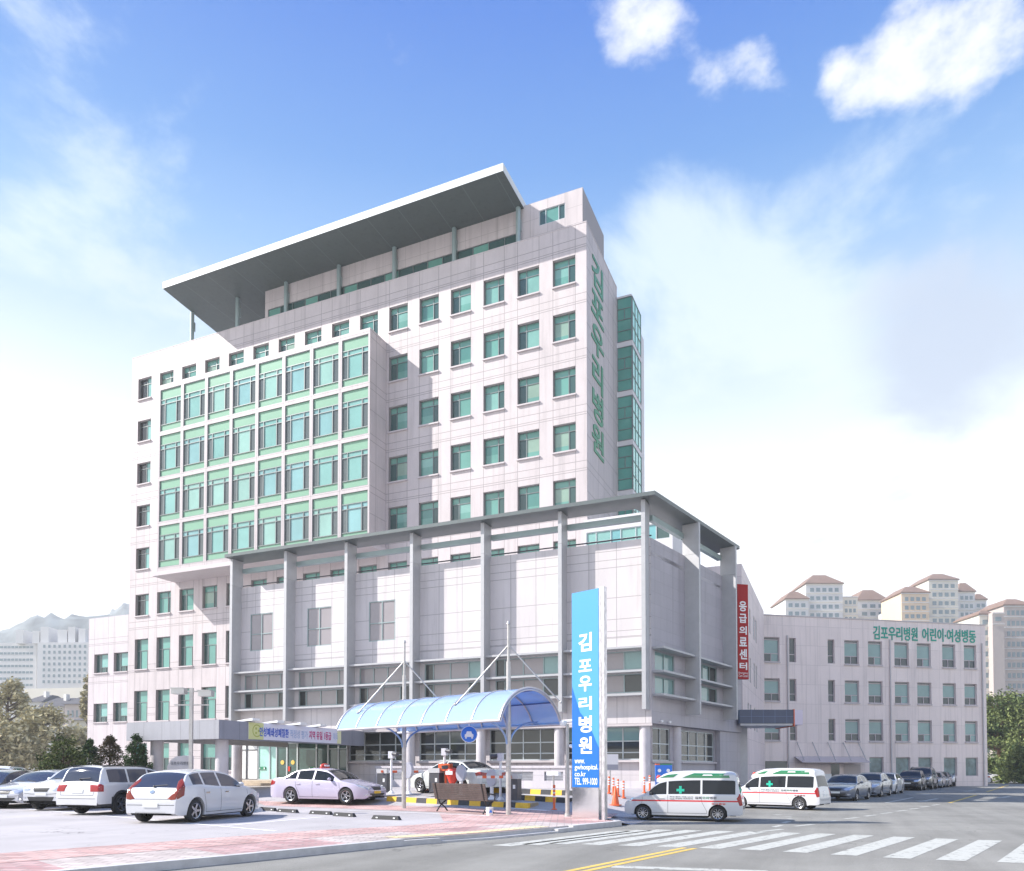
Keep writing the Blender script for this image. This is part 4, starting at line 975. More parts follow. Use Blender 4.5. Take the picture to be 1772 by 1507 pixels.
    # dark core that closes wheel wells and the floor
    b = MB(); w2 = q['W']-.24; r = q['r']
    b.box(-w2, w2, Y(L-.3), Y(.3), .24, min(interp(q['belt'], q['fo'])-.08, .72)); b.box(-q['W']+.1, q['W']-.1, Y(q['fo']+q['wb']-r-.1), Y(q['fo']+r+.1), .16, .4)
    b.box(-q['W']*.8, q['W']*.8, Y(L-.12), Y(.12), .22, .5) if False else None
    part('underbody', b.mesh('underbody', m_under))
    ty, ri = wheel_meshes(wheel)
    for u in (q['fo'], q['fo']+q['wb']):
        for sd_ in (1, -1):
            key2 = (sty, wheel)
            if key2 not in PROTO:
                t1 = ty.copy(); r1 = ri.copy()
                for me in (t1, r1):
                    for v in me.vertices: v.co = (v.co.x, v.co.y*r, v.co.z*r)
                PROTO[key2] = (t1, r1)
            t1, r1 = PROTO[key2]
            part('wheel', t1, (sd_*(q['W']-.115), Y(u), r), 0 if sd_ > 0 else pi, [('rim', r1)])
    Wd = q['W']; hf = interp(q['top'], .3)
    SC = {'sedan': 0, 'hatch': 0, 'suv': .14, 'mpv': .1, 'van': .16}[sty]
    # front
    gz0, gz1 = .56+SC, .70+SC
    part('grille', patch(bvh, [(-.34, gz1), (.34, gz1), (.26, gz0), (-.26, gz0)], 'F', 0).mesh('grille', m_grille))
    part('lower_grille', patch(bvh, [(-.55, .43+SC*.6), (.55, .43+SC*.6), (.48, .30+SC*.5), (-.48, .30+SC*.5)], 'F', 0).mesh('lower_grille', m_grille))
    for sx_ in (1, -1):
        if detail: part('fog_lamp', patch(bvh, [(sx_*.60, .38+SC), (sx_*.74, .40+SC), (sx_*.76, .34+SC), (sx_*.62, .32+SC)], 'F', 0, rings=2, nb=12).mesh('fog_lamp', m_lamp))
    part('license_plate', patch(bvh, [(-.23, .52+SC), (.23, .52+SC), (.23, .42+SC), (-.23, .42+SC)], 'F', 0, rings=2, nb=16, lift=.02).mesh('license_plate', pf_))
    # rear
    if sty in ('sedan', 'hatch'):
        tp = [(.42, .86), (Wd-.05, .92), (Wd-.03, .78), (Wd-.12, .70), (.48, .74)] if sty == 'sedan' else [(.50, .66), (Wd-.18, 1.02), (Wd-.10, 1.22), (Wd-.02, .95), (Wd-.03, .72), (Wd-.14, .62)]
    elif sty == 'van': tp = [(Wd-.20, 1.16), (Wd-.06, 1.22), (Wd-.03, .95), (Wd-.06, .66), (Wd-.16, .72), (Wd-.22, .95)]
    elif sty == 'mpv': tp = [(Wd-.34, .98), (Wd-.05, .98), (Wd-.03, .80), (Wd-.34, .80)]
    else: tp = [(Wd-.3, .98), (Wd-.05, 1.02), (Wd-.03, .88), (Wd-.3, .86)]
    def corner(nm, pts, ang, m_, lift=.009):
        rt = Vector((cos(ang), -sin(ang))); pb = patch(bvh, [(x*rt.x+y*rt.y, z_) for x, y, z_ in pts], 'C', ang, lift=lift, nb=40)
        part(nm, pb.mesh(nm, m_, smooth=50)); pb.v = [(-x, y, z_) for x, y, z_ in pb.v]; part(nm, pb.mesh(nm, m_, smooth=50))
    e_ = -L/2; W_ = q['W']
    TP = dict(sedan=[(.46, e_+.0, .90), (W_-.08, e_+.12, .95), (W_-.03, e_+.34, .90), (W_-.03, e_+.28, .78), (W_-.1, e_+.08, .74), (.48, e_, .76)],
      hatch=[(.52, e_, .67), (.66, e_+.1, .86), (W_-.17, e_+.24, 1.14), (W_-.15, e_+.36, 1.22), (W_-.05, e_+.30, 1.0), (W_-.03, e_+.24, .76), (W_-.10, e_+.08, .67), (.62, e_+.02, .64)],
      van=[(W_-.15, e_+.06, 1.18), (W_-.03, e_+.12, 1.22), (W_-.0, e_+.24, 1.02), (W_-.0, e_+.12, .70), (W_-.16, e_+.02, .74)],
      mpv=[(W_-.36, e_, 1.0), (W_-.04, e_+.12, 1.03), (W_-.03, e_+.22, .98), (W_-.03, e_+.22, .78), (W_-.36, e_, .78)],
      suv=[(W_-.32, e_, 1.0), (W_-.04, e_+.12, 1.03), (W_-.03, e_+.28, .98), (W_-.03, e_+.22, .86), (W_-.32, e_, .86)])[sty]
    corner('taillight', TP, pi-radians(48), tl_)
    f_ = L/2; corner('headlight', [(.44, f_-.0, gz1-.07), (.50, f_-.06, gz1+.0), (W_-.16, f_-.40, gz1+.10), (W_-.06, f_-.52, gz1+.11), (W_-.06, f_-.36, gz1+.0), (W_-.18, f_-.12, gz1-.09), (.56, f_, gz1-.12)], radians(42), m_lamp)
    pz = .44 if sty == 'hatch' else (.62 if sty in ('sedan',) else .74)
    part('license_plate', patch(bvh, [(-.23, pz+.11), (.23, pz+.11), (.23, pz), (-.23, pz)], 'R', 0, rings=2, nb=16, lift=.02).mesh('license_plate', m_plate))
    if detail: part('emblem', patch(bvh, [(.07*cos(t*.63), .86+(.14 if sty in ('mpv', 'suv', 'van') else 0)+.05*sin(t*.63)) for t in range(10)] if sty != 'mpv' else [(-.18, .80), (.18, .80), (.18, .86), (-.18, .86)], 'R', 0, rings=2, nb=12, lift=.015).mesh('emblem', m_chrome))
    if detail and sty in ('hatch', 'mpv', 'suv'):
        zt = interp(q['top'], q['rw'][1])
        b = MB(); uu = q['rw'][1]-.02; zz_ = interp(q['top'], uu)+.02; u3 = q['rw'][1]-.17
        b.cyl((0, Y(uu)-.02, zz_), (.42, Y(uu)-.02, zz_+.03), .013, n=6); b.cyl((0, Y(uu)-.02, zz_), (0, Y(uu)-.04, zz_-.03), .03, n=8); part('rear_wiper', b.mesh('rear_wiper', m_trim))
    # sides
    zbelt = interp(q['belt'], q['pil'][0])
    doors = [q['side'][0]+.02, q['pil'][0]+.02, q['pil'][1]+.02 if sty != 'van' else q['pil'][1]]
    def seam(poly, S_):
        per = []
        for (a, z0), (b_, z1) in zip(poly, poly[1:]):
            n = max(2, int(abs(z1-z0)/.05+abs(b_-a)/.08))
            for k in range(n+1): per.append((a+(b_-a)*k/n, z0+(z1-z0)*k/n))
        prev = None
        for a, z_ in per:
            h = bvh.ray_cast(Vector((S_*3, Y(a), z_)), Vector((-S_, 0, 0)))[0]
            if h and prev and (h-prev).length > 1e-4:
                d = (h-prev).normalized(); n_ = Vector((0, -d.z, d.y))*.006; o_ = Vector((S_*.003, 0, 0))
                seams.quad(tuple(prev-n_+o_), tuple(h-n_+o_), tuple(h+n_+o_), tuple(prev+n_+o_))
            prev = h
    for S_ in (1, -1):
        seams = MB()
        seam([(doors[0]-.32, zbelt-.08), (doors[0]-.36, .5+SC), (doors[0]-.30, .27+SC*.5), (q['fo']+q['wb']-r-.12, .27+SC*.5), (q['fo']+q['wb']-r-.12, .4+SC*.3), (doors[2]+.0, .72+SC), (doors[2]+.02, zbelt-.03)], S_)
        seam([(doors[1], zbelt), (doors[1], .27+SC*.5)], S_)
        part('door_seams', seams.mesh('door_seams', m_trim))
        for k, u in enumerate((q['pil'][0]-.24, q['pil'][1]-.1 if sty != 'van' else q['pil'][0]+.18)):
            h = bvh.ray_cast(Vector((S_*3, Y(u), zbelt-.13)), Vector((-S_, 0, 0)))[0]
            if h: b = MB(); b.box(min(h.x, h.x+S_*.03), max(h.x, h.x+S_*.03), Y(u)-.09, Y(u)+.09, zbelt-.145, zbelt-.115); part('door_handle', b.mesh('door_handle', m_chrome if sty in ('hatch',) else pm))
        u = q['side'][0]+.16; zm = interp(q['belt'], u)+.04
        h = bvh.ray_cast(Vector((S_*3, Y(u), zm)), Vector((-S_, 0, 0)))[0]
        if h:
            b = MB(); vs = []
            for i in range(9):
                for j in range(12):
                    th = pi*i/8; ph = 2*pi*j/12; vs.append((h.x+S_*(.11+.10*sin(th)*cos(ph)), Y(u)+.04+.06*sin(th)*sin(ph), zm+.06+.065*cos(th)))
            b.add(vs, [(i*12+j, i*12+(j+1) % 12, (i+1)*12+(j+1) % 12, (i+1)*12+j) for i in range(8) for j in range(12)]); b.cyl((h.x-S_*.02, Y(u), zm+.02), (h.x+S_*.1, Y(u)+.02, zm+.04), .02, n=6)
            part('mirror', b.mesh('mirror', pm if sty != 'van' else m_trim, smooth=60))
    def seam2(poly, S_, nm):
        sm = MB()
        prev = None
        for (a, z0), (b_, z1) in zip(poly, poly[1:]):
            n = max(2, int(abs(z1-z0)/.06+abs(b_-a)/.06))
            for k in range(n+1):
                h = bvh.ray_cast(Vector((a+(b_-a)*k/n, S_*4, z0+(z1-z0)*k/n)), Vector((0, -S_, 0)))[0]
                if h and prev and 1e-4 < (h-prev).length < .3:
                    d = (h-prev).normalized(); n_ = Vector((-d.z, 0, d.x))*.006; o_ = Vector((0, S_*.003, 0))
                    sm.quad(tuple(prev-n_+o_), tuple(h-n_+o_), tuple(h+n_+o_), tuple(prev+n_+o_))
                prev = h
        if sm.v: part(nm, sm.mesh(nm, m_trim))
    if detail:
        hz = {'sedan': .80, 'hatch': .66, 'suv': .72, 'mpv': .66, 'van': .52}[sty]; ww_ = q['W']-.16
        seam2([(-ww_+.03, .92+SC), (-ww_+.1, hz), (ww_-.1, hz), (ww_-.03, .92+SC)], -1, 'tailgate_seam')
        seam2([(-ww_, .50+SC*.5), (ww_, .50+SC*.5)], -1, 'bumper_seam'); seam2([(-ww_+.1, .50+SC), (-.4, .475+SC), (.4, .475+SC), (ww_-.1, .50+SC)], 1, 'bumper_seam'); seam2([(-.5, gz1+.02), (.5, gz1+.02)], 1, 'hood_seam')
    if detail:
        b = MB()
        for x0 in (-.35, .1):
            uu = q['ws'][0]; zz_ = interp(q['top'], uu)
            h0 = bvh.ray_cast(Vector((x0, Y(uu-.0), 4)), Vector((0, 0, -1)))[0]; h1 = bvh.ray_cast(Vector((x0+.45, Y(uu+.14), 4)), Vector((0, 0, -1)))[0]
            if h0 and h1: b.cyl(h0+Vector((0, 0, .015)), h1+Vector((0, 0, .015)), .01, n=5)
        if b.v: part('wiper', b.mesh('wiper', m_trim))
    if sty in ('suv', 'mpv'):
        for S_ in (1, -1):
            pts = []
            for k in range(11):
                u = q['ws'][1]+.1+(q['rw'][0]-q['ws'][1]-.15)*k/10; h = bvh.ray_cast(Vector((S_*(q['W']*.66), Y(u), 4)), Vector((0, 0, -1)))[0]
                if h: pts.append(h+Vector((0, 0, .03)))
            b = MB(); b.tube(pts, .018, 6); part('roof_rail', b.mesh('roof_rail', m_trim))
    if sty == 'van': # ambulance high roof
        b = MB(); n = 15; vs = []; uu = [1.45, 1.5, 1.75, 2.1, 2.8, 3.6, 4.4, 4.75, 4.88, 4.92]; hh = [0, .06, .24, .36, .40, .40, .38, .34, .25, .0]
        for u, h in zip(uu, hh):
            zb = 1.70
            for j in range(n):
                t = j/(n-1)*pi; cx = cos(t); x_ = (.80-.02*(h < .2))*(abs(cx)**.45)*(1 if cx > 0 else -1); z_ = zb+.10*min(1, sin(t)*6)+(h+.04)*sin(t)**.42
                vs.append((x_, Y(u), z_))
        b.add(vs, [(i*n+j, i*n+j+1, (i+1)*n+j+1, (i+1)*n+j) for i in range(len(uu)-1) for j in range(n-1)]); b.add([vs[k] for k in range(n)], [tuple(range(n))]); b.add(vs[-n:], [tuple(range(n))])
        rb = b; me = b.mesh('raised_roof', pm, smooth=50); part('raised_roof', me)
        bv2 = BVHTree.FromPolygons([Vector(v) for v in rb.v], rb.f)
        gg = mat('green_roof_panel', (.01, .18, .07), .15, coat=1)
        for S_ in (1, -1):
            a_ = 'S' if S_ > 0 else 'L'
            part('green_panel', patch(bv2, [(Y(2.75), 1.98), (Y(2.6), 1.90), (Y(4.62), 1.90), (Y(4.55), 2.10), (Y(3.1), 2.11)], a_, 0, lift=.006, rings=4, nb=40).mesh('green_panel', gg, smooth=50))
            part('green_panel', patch(bv2, [(Y(1.58), 1.90), (Y(2.2), 1.92), (Y(2.42), 2.08), (Y(1.95), 2.04)], a_, 0, lift=.006, nb=30).mesh('green_panel', gg, smooth=50))
            part('vent_lamp', patch(bv2, [(Y(3.5), 2.05), (Y(3.85), 2.05), (Y(3.9), 2.0), (Y(3.45), 2.0)], a_, 0, lift=.02, rings=2, nb=12).mesh('vent_lamp', M['whitep']))
            # red stripe and cross
            st = MB(); prev = None; rs_ = mat('red_stripe', (.62, .01, .02), .3)
            for k in range(61):
                u = .32+(L-.42)*k/60
                h = bvh.ray_cast(Vector((S_*3, Y(u), .86)), Vector((-S_, 0, 0)))[0]; g_ = bvh.ray_cast(Vector((S_*3, Y(u), .92)), Vector((-S_, 0, 0)))[0]
                if h and g_:
                    h = h+Vector((S_*.004, 0, 0)); g_ = g_+Vector((S_*.004, 0, 0))
                    if prev: st.quad(tuple(prev[0]), tuple(h), tuple(g_), tuple(prev[1]))
                    prev = (h, g_)
            part('red_stripe', st.mesh('red_stripe', rs_))
            cc = mat('green_cross', (.02, .48, .33), .4); st = MB()
            cy_, cz_ = Y(2.52), 1.36; xx = bvh.ray_cast(Vector((S_*3, cy_, cz_)), Vector((-S_, 0, 0)))[0].x
            x0, x1 = sorted((xx+S_*.004, xx+S_*.035))
            st.box(x0, x1, cy_-.17, cy_+.17, cz_-.055, cz_+.055); st.box(x0+.001, x1-.001, cy_-.055, cy_+.055, cz_-.18, cz_+.18); part('green_cross', st.mesh('green_cross', cc))
            for body_, u0, z0, hgt, wd_, m_ in (('응급 환자 이송 24시', 2.05, 1.04, .055, 1.0, M['ink']), ('특수 구급차 의료장비', 2.05, .96, .055, 1.0, M['ink']), ('김포', 3.15, .98, .11, .28, M['ink']), ('우리', 3.46, .98, .11, .28, M['green']), ('병원', 3.78, .98, .11, .28, M['ink']), ('응급출동', 3.85, .74, .075, .6, M['red'])):
                tm = text(body_, .1, m_, depth=.002, bold=.002); xs = [v.co.x for v in tm.vertices]; zs = [v.co.z for v in tm.vertices]
                if not xs: continue
                f = wd_/(max(xs)-min(xs)); g_ = hgt/(max(zs)-min(zs)); mx, mz = min(xs), min(zs)
                xh = bvh.ray_cast(Vector((S_*3, Y(u0+.3), z0+.03)), Vector((-S_, 0, 0)))[0].x+S_*.008
                for v in tm.vertices:
                    a = (v.co.x-mx)*f; z_ = z0+(v.co.z-mz)*g_
                    v.co = (xh, Y(u0)-a, z_) if S_ < 0 else (xh, Y(u0+wd_)+a, z_)
                part('lettering', tm)
        b = MB(); b.lathe([(.10, 0), (.11, .05), (.09, .12), (.03, .15)], (-.45, Y(1.5), 1.86), 14); part('beacon', b.mesh('beacon', M['red'], smooth=60))
    if kind2 == 'taxi':
        zt = q['H']; b = MB(); vs = []
        for i in range(7):
            for j in range(16):
                t = 2*pi*j/16; a = pi/2*i/6; vs.append((.30*max(0, cos(a))**.7*cos(t), Y(2.6)+.13*max(0, cos(a))**.7*sin(t), zt-.02+.20*sin(a)))
        b.add(vs, [(i*16+j, i*16+(j+1) % 16, (i+1)*16+(j+1) % 16, (i+1)*16+j) for i in range(6) for j in range(16)]); part('roof_sign', b.mesh('roof_sign', M['red'], smooth=60))
        b = MB(); b.box(-.16, .16, Y(2.6)-.128, Y(2.6)+.128, zt+.05, zt+.12); part('roof_sign_label', b.mesh('roof_sign_label', M['whitep']))
    PROTO[key] = rec
    return root
p_white = paint('paint_white', (.60, .60, .615)); p_pearl = paint('paint_pearl_lilac', (.50, .46, .58)); p_silver = paint('paint_silver', (.52, .52, .56), metal=.25)
p_grey = paint('paint_grey', (.15, .165, .20), metal=.2); p_black = paint('paint_black', (.02, .022, .03)); p_mid = paint('paint_mid_grey', (.24, .25, .28), metal=.2); p_dark = paint('paint_dark_grey', (.06, .065, .075)); p_green = paint('paint_greyish_white', (.56, .58, .56))
def solve(pa, pya, pxb, wb, s, sign=1, z=None, d=None, front_first=False):
    """centre/heading from a near wheel contact pixel and the other wheel's px. returns x,y,az of heading from rear to front"""
    g = gnd(pa, pya) if d is None else atd(pa, d)
    A = Vector((g.x, g.y)); best = None
    for k in range(3600):
        a = 2*pi*k/3600; B = A+Vector((sin(a), cos(a)))*wb*s
        r = ray(pxb, 1331.5); cr = abs(r.x*B.y-r.y*B.x)/sqrt(r.x**2+r.y**2)
        dep = B.x*sin(YAW)+B.y*cos(YAW)-(A.x*sin(YAW)+A.y*cos(YAW))
        if cr < .02 and dep*sign > 0 and (best is None or cr < best[0]): best = (cr, a, B)
    if best is None: print('NOSOLVE', pa); return A, 0
    return A, best[1]
def place(name, label, cat, sty, pm, A, a, frontA, near, s=1, **k):
    """A: near wheel contact (front wheel if frontA), a azimuth from A to the other axle, near side 'R'/'L' of car"""
    q = STY[sty]; h = a+pi if frontA else a        # heading azimuth
    f = Vector((sin(h), cos(h))); rt = Vector((cos(h), -sin(h)))
    uA = q['fo'] if frontA else q['fo']+q['wb']
    off_ = f*((q['L']/2-uA)*s)+rt*((q['W']-.1)*s*(1 if near == 'R' else -1))
    c = A-off_
    return make_car(name, label, cat, c.x, c.y, h, s=s, sty=sty, pm=pm, **k)
GL = 'cars parked in the hospital forecourt'; GR = 'cars parked along the street'
A, a = solve(334.7, 1423, 428.6, 2.65, 1.03, 1); place('hatchback_car', 'white five door hatchback with orange tail lamps nearest the camera in the car park', 'car', 'hatch', p_white, A, a, False, 'R', s=1.03, group=GL, tail=m_tailo, glassm=m_cglassb)
HZ = a; fx = Vector((sin(a), cos(a))); rx = Vector((cos(a), -sin(a)))
c = A+fx*1.3-rx*.8
g_ = gnd(300, 1408); make_car('hatchback_car', 'black hatchback mostly hidden behind the nearest white hatchback', 'car', c.x-rx.x*2.45+fx.x*3.3, c.y-rx.y*2.45+fx.y*3.3, a, s=1.0, sty='hatch', pm=p_black, group=GL)
P2 = gnd(207.7, 1408.8); place('family_car', 'white seven seat family car with black lower trim and red square tail lamps', 'car', 'mpv', p_white, Vector((P2.x, P2.y)), HZ+.06, False, 'R', s=1.0, group=GL, glassm=m_cglassb)
P3 = gnd(136, 1401.6); place('suv_car', 'white compact suv facing out of its bay between two white cars', 'car', 'suv', p_white, Vector((P3.x, P3.y)), HZ-.05, True, 'L', s=1.0, group=GL, wheel='ten', glassm=m_cglassb)
P4 = gnd(69, 1398); place('sedan_car', 'silver sedan with chrome barred grille and spoked wheels at left edge', 'car', 'sedan', p_silver, Vector((P4.x, P4.y)), HZ-.10, True, 'L', s=1.02, group=GL, wheel='ten', glassm=m_cglassb)
P5 = atd(2, 31); make_car('sedan_car', 'black sedan behind the silver sedan at left edge of the car park', 'car', P5.x, P5.y, HZ+pi-.2, s=1.02, sty='sedan', pm=p_black, group=GL, glassm=m_cglassb)
P6 = atd(-5, 35.5); make_car('suv_car', 'white tall suv at the back of the left car row', 'car', P6.x, P6.y, HZ+pi-.5, s=1.0, sty='suv', pm=p_white, group=GL)
A, a = solve(504.4, 1392.7, 600.4, 2.75, 1.0, -1); place('taxi', 'pale lilac taxi with red roof sign and yellow number plate', 'taxi', 'sedan', p_pearl, A, a, False, 'R', s=1.0, platef=m_platey, kind2='taxi')
A, a = solve(728.8, 1366.7, 800, 2.75, .93, -1, d=32.9); place('sedan_car', 'pale grey white sedan passing the exit barrier seen from behind', 'car', 'sedan', p_green, A, a, True, 'L', s=.95)
A, a = solve(1242.4, 1422, 1112.6, 3.25, .72, 1); place('ambulance', 'white high roof ambulance with green cross, nearest to the crosswalk', 'ambulance', 'van', p_white, A, a, False, 'L', s=.72, group='parked ambulances', wheel='ten', z=-.13)
A, a = solve(1384, 1401.8, 1281.5, 3.25, .76, 1); place('ambulance', 'white high roof ambulance standing behind the first one, beside the grey sedan', 'ambulance', 'van', p_white, A, a, False, 'L', s=.76, group='parked ambulances', wheel='ten', z=-.13)
def rowcar(pxf, pyf, sty, pm, nm, lab, s=1, az=-168, near='L', **k):
    p = gnd(pxf, pyf, True); place(nm, lab, 'car', sty, pm, Vector((p.x, p.y)), radians(az)+pi, True, near, s=s, group=GR, z=-.13, **k)
rowcar(1480.5, 1385.8, 'sedan', p_grey, 'sedan_car', 'blue grey sedan nearest the ambulances in the street row', .95, -166)
rowcar(1523.4, 1379, 'sedan', p_mid, 'sedan_car', 'dark silver sedan second in the street row behind the blue grey one', 1.0, -167)
rowcar(1549, 1374, 'sedan', p_white, 'sedan_car', 'white sedan third in the street row before the dark suv', .98, -168)
rowcar(1593, 1368, 'suv', p_black, 'suv_car', 'black suv mostly hidden between white sedan and grey suv in the street row', .95, -168, detail=False)
rowcar(1612, 1366, 'suv', p_dark, 'suv_car', 'dark grey suv with pale plate facing the camera in the street row', 1.12, -168)
rowcar(1629, 1363.5, 'sedan', p_mid, 'sedan_car', 'small dark sedan just beyond the dark grey suv in the street row', 1., -168, detail=False)
rowcar(1640, 1362, 'sedan', p_grey, 'sedan_car', 'blue grey sedan beyond the small dark sedan in the street row', 1., -168, detail=False)
rowcar(1652, 1360.5, 'suv', p_silver, 'suv_car', 'silver suv last of the cars facing the camera in the street row', 1.05, -168, detail=False)
for k, (px, py, pm, st_, lab) in enumerate(((1668, 1357, p_white, 'sedan', 'white sedan parked sideways, first past the silver suv'), (1688, 1355, p_white, 'sedan', 'white sedan parked sideways in front of the far hospital corner'), (1704, 1354, p_silver, 'hatch', 'silver hatchback parked sideways at far end of the row'), (1717, 1352.5, p_dark, 'hatch', 'dark hatchback at the very end of the row near the pine trees'))):
    p = gnd(px, py, True); make_car('sedan_car' if st_ == 'sedan' else 'hatchback_car', lab, 'car', p.x, p.y, radians(-95+6*k), s=1.0, sty=st_, pm=pm, group=GR, z=-.13, detail=False)

# ------------------------------------------------------------------ entrance lane furniture
u_ = Vector((.945, -.327)); v_ = Vector((.327, .945)); PS = Vector((-15.15, 24.65))
def sh(t, w_, z): p = PS+u_*t+v_*w_; return (p.x, p.y, z)
she = empty('gate_canopy', (PS.x+u_.x*2.5, PS.y+u_.y*2.5, 0), 'blue translucent vaulted canopy on two masted steel posts over the parking gate', 'canopy')
m_poly = bpy.data.materials.new('blue_polycarbonate'); m_poly.use_nodes = True; t_ = m_poly.node_tree; b_ = t_.nodes['Principled BSDF']
b_.inputs['Base Color'].default_value = (.62, .78, .90, 1); b_.inputs['Roughness'].default_value = .12; b_.inputs['Specular IOR Level'].default_value = 1.0
tr_ = N(t_, 'ShaderNodeBsdfTranslucent'); tr_.inputs['Color'].default_value = (.03, .34, .80, 1); ms = N(t_, 'ShaderNodeMixShader'); ms.inputs[0].default_value = .35
t_.links.new(b_.outputs[0], ms.inputs[1]); t_.links.new(tr_.outputs[0], ms.inputs[2])
gt = N(t_, 'ShaderNodeBsdfTransparent'); gt.inputs['Color'].default_value = (.25, .62, .95, 1); ms2 = N(t_, 'ShaderNodeMixShader'); ms2.inputs[0].default_value = .25
t_.links.new(ms.outputs[0], ms2.inputs[1]); t_.links.new(gt.outputs[0], ms2.inputs[2]); t_.links.new(ms2.outputs[0], t_.nodes['Material Output'].inputs[0])
TA_, TB_, HWD, ZE, ZC = -2.2, 6.45, 1.5, 3.06, 4.12
RAD = (HWD**2+(ZC-ZE)**2)/2/(ZC-ZE); A0_ = math.acos(HWD/RAD)
def arch(k, n, r=0): a = A0_+(pi-2*A0_)*k/n; return (-(RAD+r)*cos(a), ZC-RAD+(RAD+r)*sin(a))
b = MB(); n = 26; vs = []; ts = [TA_+(TB_-TA_)*i/12 for i in range(13)]
for t in ts:
    for rr in (0, .02):
        for k in range(n+1): w_, z = arch(k, n, rr); vs.append(sh(t, w_, z))
m_ = 2*(n+1); fs = []
for i in range(12):
    for k in range(n):
        fs.append((i*m_+k, i*m_+k+1, (i+1)*m_+k+1, (i+1)*m_+k)); fs.append((i*m_+n+1+k, (i+1)*m_+n+1+k, (i+1)*m_+n+2+k, i*m_+n+2+k))
b.add(vs, fs); b.build('roof_sheet', m_poly, she, smooth=60)
m_rib = mat('canopy_rib', (.55, .54, .58), .35, metal=.5)
for i in range(8):
    t = TA_+(TB_-TA_)*i/7; b = MB(); b.tube([sh(t, *arch(k, 22, .03)) for k in range(23)], .022 if 0 < i < 7 else .035, 6); b.tube([sh(t, *arch(k, 22, -.04)) for k in range(23)], .028, 6); b.build('rib', m_rib, she, smooth=50)
for w_, z in ((-HWD*.985, ZE), (HWD*.985, ZE)):
    b = MB(); b.tube([sh(TA_, w_, z-.03), sh(TB_, w_, z-.03)], .05, 8); b.build('eave_beam', m_rib, she, smooth=50)
for k in (5, 11, 17):
    b = MB(); w_, z = arch(k, 22, -.06); b.tube([sh(TA_, w_, z), sh(TB_, w_, z)], .025, 6); b.build('purlin', mat('purlin_blue', (.06, .10, .25), .4, metal=.3), she, smooth=50)
for t in (0, 5.42):
    zz0 = -.05; b = MB(); b.cyl(sh(t, 0, zz0), sh(t, 0, 4.2), .085, n=16); b.cyl(sh(t, 0, 4.2), sh(t, 0, 5.1), .075, n=14); b.cyl(sh(t, 0, 5.1), sh(t, 0, 6.35), .045, n=12); b.cyl(sh(t, 0, 6.35), sh(t, 0, 6.45), .07, .04, n=12); b.build('post', M['galv'], she, smooth=60)
    for sg_ in (-1, 1):
        b = MB(); pts = [sh(t, sg_*(.08+1.35*(1-cos(a*pi/2/8))), 2.35+.78*sin(a*pi/2/8)) for a in range(9)]; b.tube(pts, .035, 7); b.build('bracket_arm', mat('arm_blue_steel', (.25, .38, .62), .3, metal=.5), she, smooth=50)
    for dt, w_ in ((-1.35, -1.15), (1.35, 1.1), (1.35, -1.15), (-1.35, 1.1)):
        if (dt < 0) != (w_ < 0): continue
        z = ZC-RAD+sqrt(RAD**2-w_**2)
        b = MB(); b.cyl(sh(t, 0, 5.65), sh(t+dt, w_, z+.03), .028, n=8); b.lathe([(.05, -.03), (.06, 0), (.05, .03)], sh(t+dt, w_, z+.05), 10); b.build('tie_rod', M['galv'], she, smooth=50)
# hanging round sign
p = sh(3.75, -.2, 2.62); ps_ = empty('parking_sign', (p[0], p[1], 2.2), 'round blue sign with a white car symbol hanging under the gate canopy', 'sign')
d2 = Vector((FW.x, FW.y, 0)).normalized(); b = MB(); c0 = Vector((p[0], p[1], 2.72)); b.cyl(c0, c0+d2*.12, .27, n=32); b.build('disc', M['blue'], ps_, smooth=40)
b = MB(); b.cyl(c0+d2*.01, c0+d2*.11, .29, n=32); b.cyl((c0.x, c0.y, 3.0), (c0.x, c0.y, 4.05), .02, n=8); b.build('rim', M['whitep'], ps_, smooth=40)
r2 = Vector((d2.y, -d2.x, 0))
def face(bm_, pts, dep=.008):
    f = [c0+r2*x*.75+Vector((0, 0, z*.75))-d2*.002 for x, z in pts]; g2 = [q_-d2*dep for q_ in f]; n_ = len(pts)
    bm_.add([tuple(q_) for q_ in f+g2], [tuple(range(n_)), tuple(range(2*n_-1, n_-1, -1))]+[(i, (i+1) % n_, n_+(i+1) % n_, n_+i) for i in range(n_)])
b = MB(); face(b, [(-.2, -.12), (.2, -.12), (.2, .0), (.14, .02), (.10, .14), (-.10, .14), (-.14, .02), (-.2, .0)]); face(b, [(-.18, -.19), (-.1, -.19), (-.1, -.13), (-.18, -.13)]); face(b, [(.1, -.19), (.18, -.19), (.18, -.13), (.1, -.13)]); b.build('car_symbol', M['whitep'], ps_)
